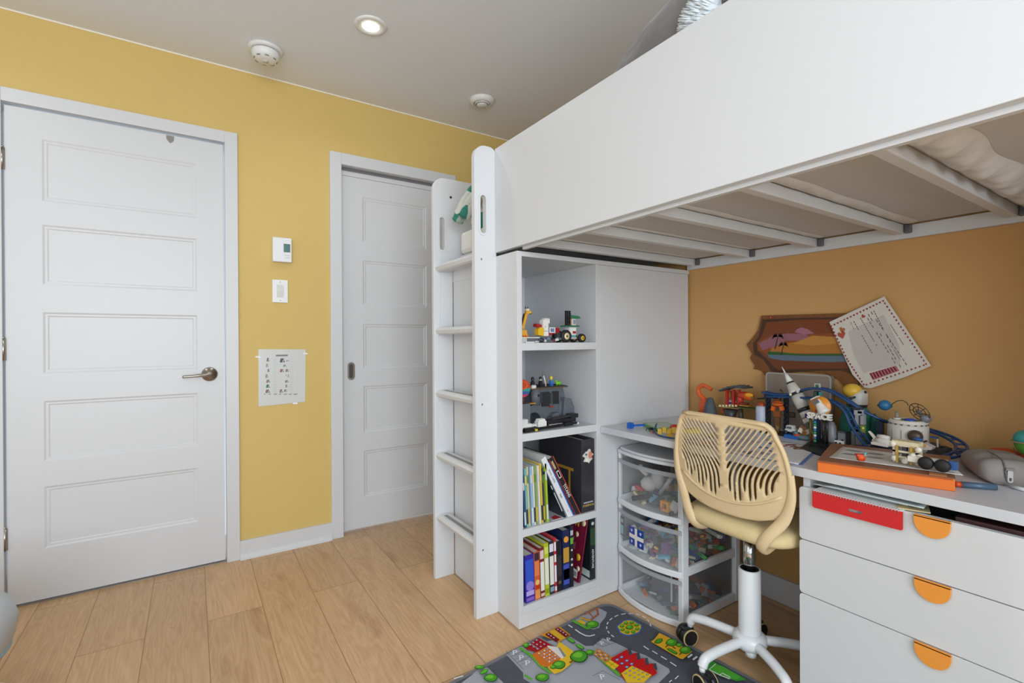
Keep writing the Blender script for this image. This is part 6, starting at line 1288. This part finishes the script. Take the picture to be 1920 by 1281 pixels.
# orange box with papers
ang2 = math.atan2(.289, .957); Ox = Vector((1.425, -2.108, TZ_))
uu = Vector((.289, -.957, 0)).normalized(); ww = Vector((.957, .289, 0)).normalized()
def obp(s, t_, z=0): q_ = Ox+uu*s+ww*t_; return (q_.x, q_.y, TZ_+z)
t = T('orange_box', 'long flat orange cardboard box with dark brown lid at the front edge of the desk', 'box', Ox.x, Ox.y, TZ_)
OC = mat('#e2701f', .5, noise=.08, scale=25, bump=.2)
def obox(b, s0, s1, t0, t1, z0, z1, m_): b.prism([obp(s0, t0)[:2], obp(s1, t0)[:2], obp(s1, t1)[:2], obp(s0, t1)[:2]], 'XY', TZ_+z0, TZ_+z1, m_)
pt('box_body', t, lambda b: obox(b, 0, .276, 0, .285, 0, .0285, OC), 'orange sides', bevel=.0015)
pt('lid', t, lambda b: obox(b, -.001, .277, .003, .286, .0287, .031, mat('#8a5a3c', .5, noise=.15, scale=20)), 'brown lid'); pt('front_lip', t, lambda b: (obox(b, .0, .272, -.0012, -.0002, .0255, .0285, mat('#b5531a', .4)), obox(b, .23, .262, .006, .03, .0312, .0328, mat('#c07848', .4))))
zb = TZ_+.0318
cs = [obp(.035, .235)[:2], obp(.02, .055)[:2], obp(.292, .035)[:2], obp(.262, .22)[:2]]
b, vs = sheet('s', [cs[0], cs[1], cs[2], cs[3]], mat('#d5d1cc', .6), '', zb, seed=8, bend=.003); o = b.build('instruction_sheet', label='large white sheet with grey pictures lying on the orange box', cat='paper')
d = MB()
for i in range(4):
    for j in range(2):
        a = vs[(4+4*j)*15+2+3*i]; d.M = Fr((a[0], a[1], a[2]+.0012), math.atan2(uu.y, uu.x)+.15*i); d.prism([(-.022, -.010), (.014, -.012), (.022, .004), (-.012, .012)], 'XY', 0, .0003, K('#9b9994')); d.prism([(-.014, -.004), (.016, -.006), (.01, .002)], 'XY', .0003, .0006, K('#6f6d6a'))
d.build('print', o)
zp = TZ_+.0385
def OBt(name, label, cat, u, v, z): x, y = P(u, v, z); return T(name, label, cat, x, y, z), x, y
t, x, y = OBt('orange_brick_cup', 'tiny orange brick pot with a turquoise stud on the sheet of pictures', 'toy brick', 1614, 864, zp)
pt('cup', t, lambda b: (b.lathe([(0, zp), (.009, zp), (.013, zp+.014), (.010, zp+.014), (0, zp+.010)], K('#e0521c'), (x, y, 0), 4), b.bxc((x, y, zp+.0155), (.018, .022, .003), K('#d84a1c'), .7))); pt('stud', t, lambda b: b.cyl((x, y-.010, zp+.012), (x, y-.010, zp+.024), .003, K('#4ab0b4'), n=8), 'turquoise stud')
t, x, y = OBt('brick_rover', 'cream and yellow brick robot frame standing on the sheet of pictures', 'toy', 1705, 868, zp)
def rov(b):
    for (dx, dy) in ((-.012, .028), (.012, .028), (-.012, -.020), (.012, -.020)): b.box(x+dx-.003, x+dx+.003, y+dy-.003, y+dy+.003, zp, zp+.048, '#cfc6b0')
    for z in (.012, .026, .042): b.box(x-.015, x-.009, y-.023, y+.031, zp+z, zp+z+.005, '#d8cfb4')
    b.box(x-.018, x+.016, y-.024, y+.032, zp+.046, zp+.056, '#d9cda8'); b.box(x-.013, x+.0, y+.002, y+.012, zp+.012, zp+.044, '#3a3a40'); b.box(x-.012, x+.0, y-.014, y-.004, zp+.028, zp+.044, '#c8a23c')
pt('frame', t, rov); [pt('joint', t, lambda b: b.lathe([(0, x-.020), (.007, x-.020), (.007, x-.012), (0, x-.012)], K('#e4dac8'), (0, y+dy, zp+dz), 14, 'X')) for dy, dz in ((.030, .046), (-.024, .040), (-.026, .022), (.026, .010), (.004, .006))]; pt('gold_bar', t, lambda b: [b.box(x-.0205, x-.017, y+s, y+s+.004, zp+.0, zp+.044, '#b8923c') for s in (-.012, .018)])
t, x, y = OBt('wheeled_brick_car', 'white toy brick car with large black wheels and blue nose beside the robot frame', 'toy car', 1745, 880, zp-.002)
zq = zp-.002
pt('body', t, lambda b: (b.bxc((x, y+.006, zq+.020), (.018, .075, .013), K('#dcd6ca'), .1), b.bxc((x-.004, y+.038, zq+.016), (.012, .02, .008), K('#cfc8ba'), .1), b.sph((x, y+.036, zq+.024), (.008, .008, .009), K('#e0dace'), 8))); pt('nose', t, lambda b: b.bxc((x+.002, y-.042, zq+.018), (.018, .016, .020), K('#2f5a94')), 'blue nose')
for dy in (.006, -.026):
    pt('wheel', t, lambda b: b.lathe([(0, x-.020), (.012, x-.020), (.0155, x-.016), (.0155, x-.008), (.012, x-.004), (0, x-.004)], mat('#1a1a1c', .6), (0, y+dy, zq+.0158), 22, 'X'), 'black tyre'); 
pt('wheel_rim', t, lambda b: b.tube([(x-.0035, y-.026+.0135*math.cos(a), zq+.0158+.0135*math.sin(a)) for a in [2*PI*i/20 for i in range(20)]], .0015, K('#c9b98c'), 6, closed=True))
# pencil case and markers
t = T('pencil_case', 'soft grey zipped pencil case lying behind the orange box', 'pencil case', 1.79, -2.385, TZ_)
PCM = mat('#8c8580', .8, noise=.06, scale=30, bump=.3)
PFM = Fr((1.775, -2.378, TZ_), math.radians(208))
def pcase(b):
    b.M = PFM.copy(); nx, ny = 24, 20; vs = []; fs = []
    for i in range(nx+1):
        s = i/nx; x = -.135+.255*s; e = min(1, (s+.004)/.4)**.55*(1-.28*(max(0, s-.86)/.14)**3)
        wd = .056*e; h_ = .062*e*(1+.05*math.sin(13*s)+.03*math.sin(29*s))
        for j in range(ny):
            a = 2*PI*j/ny; ca, sa = math.cos(a), math.sin(a)
            vs.append((x, wd*abs(ca)**.6*(1 if ca > 0 else -1), h_*.5+h_*.5*abs(sa)**.65*(1 if sa > 0 else -1)))
    for i in range(nx):
        for j in range(ny): fs.append((i*ny+j, i*ny+(j+1) % ny, (i+1)*ny+(j+1) % ny, (i+1)*ny+j))
    fs += [tuple(range(ny)), tuple(reversed(range(nx*ny, (nx+1)*ny)))]; b.add(vs, fs, PCM, True)
pt('pouch', t, pcase)
def zipr(b):
    b.M = PFM.copy(); b.tube(smoothp([(-.125, 0, .020), (-.09, -.006, .044), (-.02, -.012, .0585), (.06, -.014, .0645), (.105, -.012, .058), (.122, -.012, .044), (.1235, -.010, .02)], 5), .0018, K('#6b6560'), 6)
pt('zip', t, zipr); 
za = PXp(1883, 905, 1.62)
pt('zip_pull', t, lambda b: (setattr(b, 'M', PFM @ Matrix.Translation((.1255, -.004, .036))), b.prism([rrect(-.005, .005, -.026, .004, .0045), rrect(-.0025, .0025, -.022, -.014, .002)[::-1]], 'YZ', -.0005, .0015, mat('#b0aca8', .4)), b.box(-.001, .003, -.008, .008, .003, .009, mat('#6f6a66', .4))), 'grey zip pull')
t = T('marker_pen', 'slate blue marker with orange cap end in front of the pencil case', 'marker', 1.56, -2.40, TZ_)
m0, m1 = Vector((*P(1790, 914), TZ_+.0075)), Vector((*P(1868, 920), TZ_+.0075))
pt('barrel', t, lambda b: b.cyl(m0.lerp(m1, .15), m1, .0072, K('#4a5f74'))); pt('cap', t, lambda b: b.cyl(m0, m0.lerp(m1, .149), .0066, K('#c8481c')), 'orange cap')
t = T('marker_pen', 'thin dark pen at the right edge of the desk below the pencil case zip', 'marker', 1.60, -2.46, TZ_)
m2, m3 = Vector((*P(1895, 916), TZ_+.005)), Vector((*P(1925, 924), TZ_+.005)); pt('barrel', t, lambda b: b.cyl(m2, m3, .0045, K('#c4c4c8')))
t = T('orange_ball', 'orange red rounded toy partly hidden behind the pencil case', 'toy', 1.93, -2.32, TZ_)
q_ = PXp(1884, 858, 1.93); pt('ball', t, lambda b: b.sph((1.93, q_.y, TZ_+.024), (.034, .045, .024), K('#c0431c'), 14))
t = T('blue_cap_toy', 'small dark blue cap-shaped toy at the tip of the grey pencil case', 'toy', 1.95, -2.27, TZ_)
q_ = PXp(1813, 845, 1.94); pt('dome', t, lambda b: b.sph((1.94, q_.y, TZ_+.013), (.018, .026, .013), K('#2a3c64'), 12))
t = T('balloon_globe_toy', 'green and blue hanging balloon toy at the right edge of the picture', 'toy', 1.93, -2.44, TZ_)
q_ = PXp(1928, 832, 1.90)
pt('balloon', t, lambda b: (b.sph((1.90, q_.y, q_.z), (.028, .028, .034), K('#5fa03c'), 16), b.sph((1.895, q_.y+.003, q_.z+.012), (.025, .026, .024), K('#3a9c94'), 16))); pt('hoop', t, lambda b: b.tube([(1.90+.034*math.cos(a), q_.y+.034*math.sin(a), q_.z+.004) for a in [2*PI*i/24 for i in range(24)]], .0018, K('#b8946c'), 6, closed=True)); pt('basket', t, lambda b: (b.box(1.885, 1.915, q_.y-.015, q_.y+.015, TZ_, TZ_+.016, '#4a2c1c'), [b.tube([(1.90+a_*.013, q_.y+b_*.013, TZ_+.016), (1.90+a_*.024, q_.y+b_*.024, q_.z-.012)], .0012, K('#4a2c1c'), 5) for a_ in (-1, 1) for b_ in (-1, 1)]))
# ------------------------------------------------------------------ things cut by the left edge
GP = mat('#b9bfc6', .35)
t = thing('floor_pouf', 'pale grey rounded pouf cut off by the left edge near the entrance door', 'pouf', (-.62, -.83, 0))
b = MB(); b.lathe([(0, .002), (.07, .002), (.10, .03), (.13, .09), (.175, .18), (.203, .245), (.210, .29), (.196, .335), (.15, .352), (0, .356)], GP, (-.62, -.83, 0), 40); b.build('shell', t)
b = MB(); b.tube([(-.62+.192*math.cos(a), -.83+.192*math.sin(a), .218) for a in [2*PI*i/40 for i in range(40)]], .005, mat('#8fb4c4', .4), 8, closed=True); b.build('stripe', t, label='pale blue ring')
t = thing('round_stool', 'white round stool top just showing in the bottom left corner', 'stool', (-.345, -1.775, 0))
b = MB(); b.lathe([(0, .49), (.15, .49), (.165, .50), (.168, .515), (.160, .527), (.13, .531), (0, .532)], mat('#e9e9ea', .4), (-.345, -1.775, 0), 40); b.build('seat', t)
for k in range(4):
    a = PI/4+k*PI/2; b = MB(); b.cyl((-.345+.10*math.cos(a), -1.775+.10*math.sin(a), .489), (-.345+.15*math.cos(a), -1.775+.15*math.sin(a), .001), .013, mat('#dedede', .4), r1=.011); b.build('leg', t)
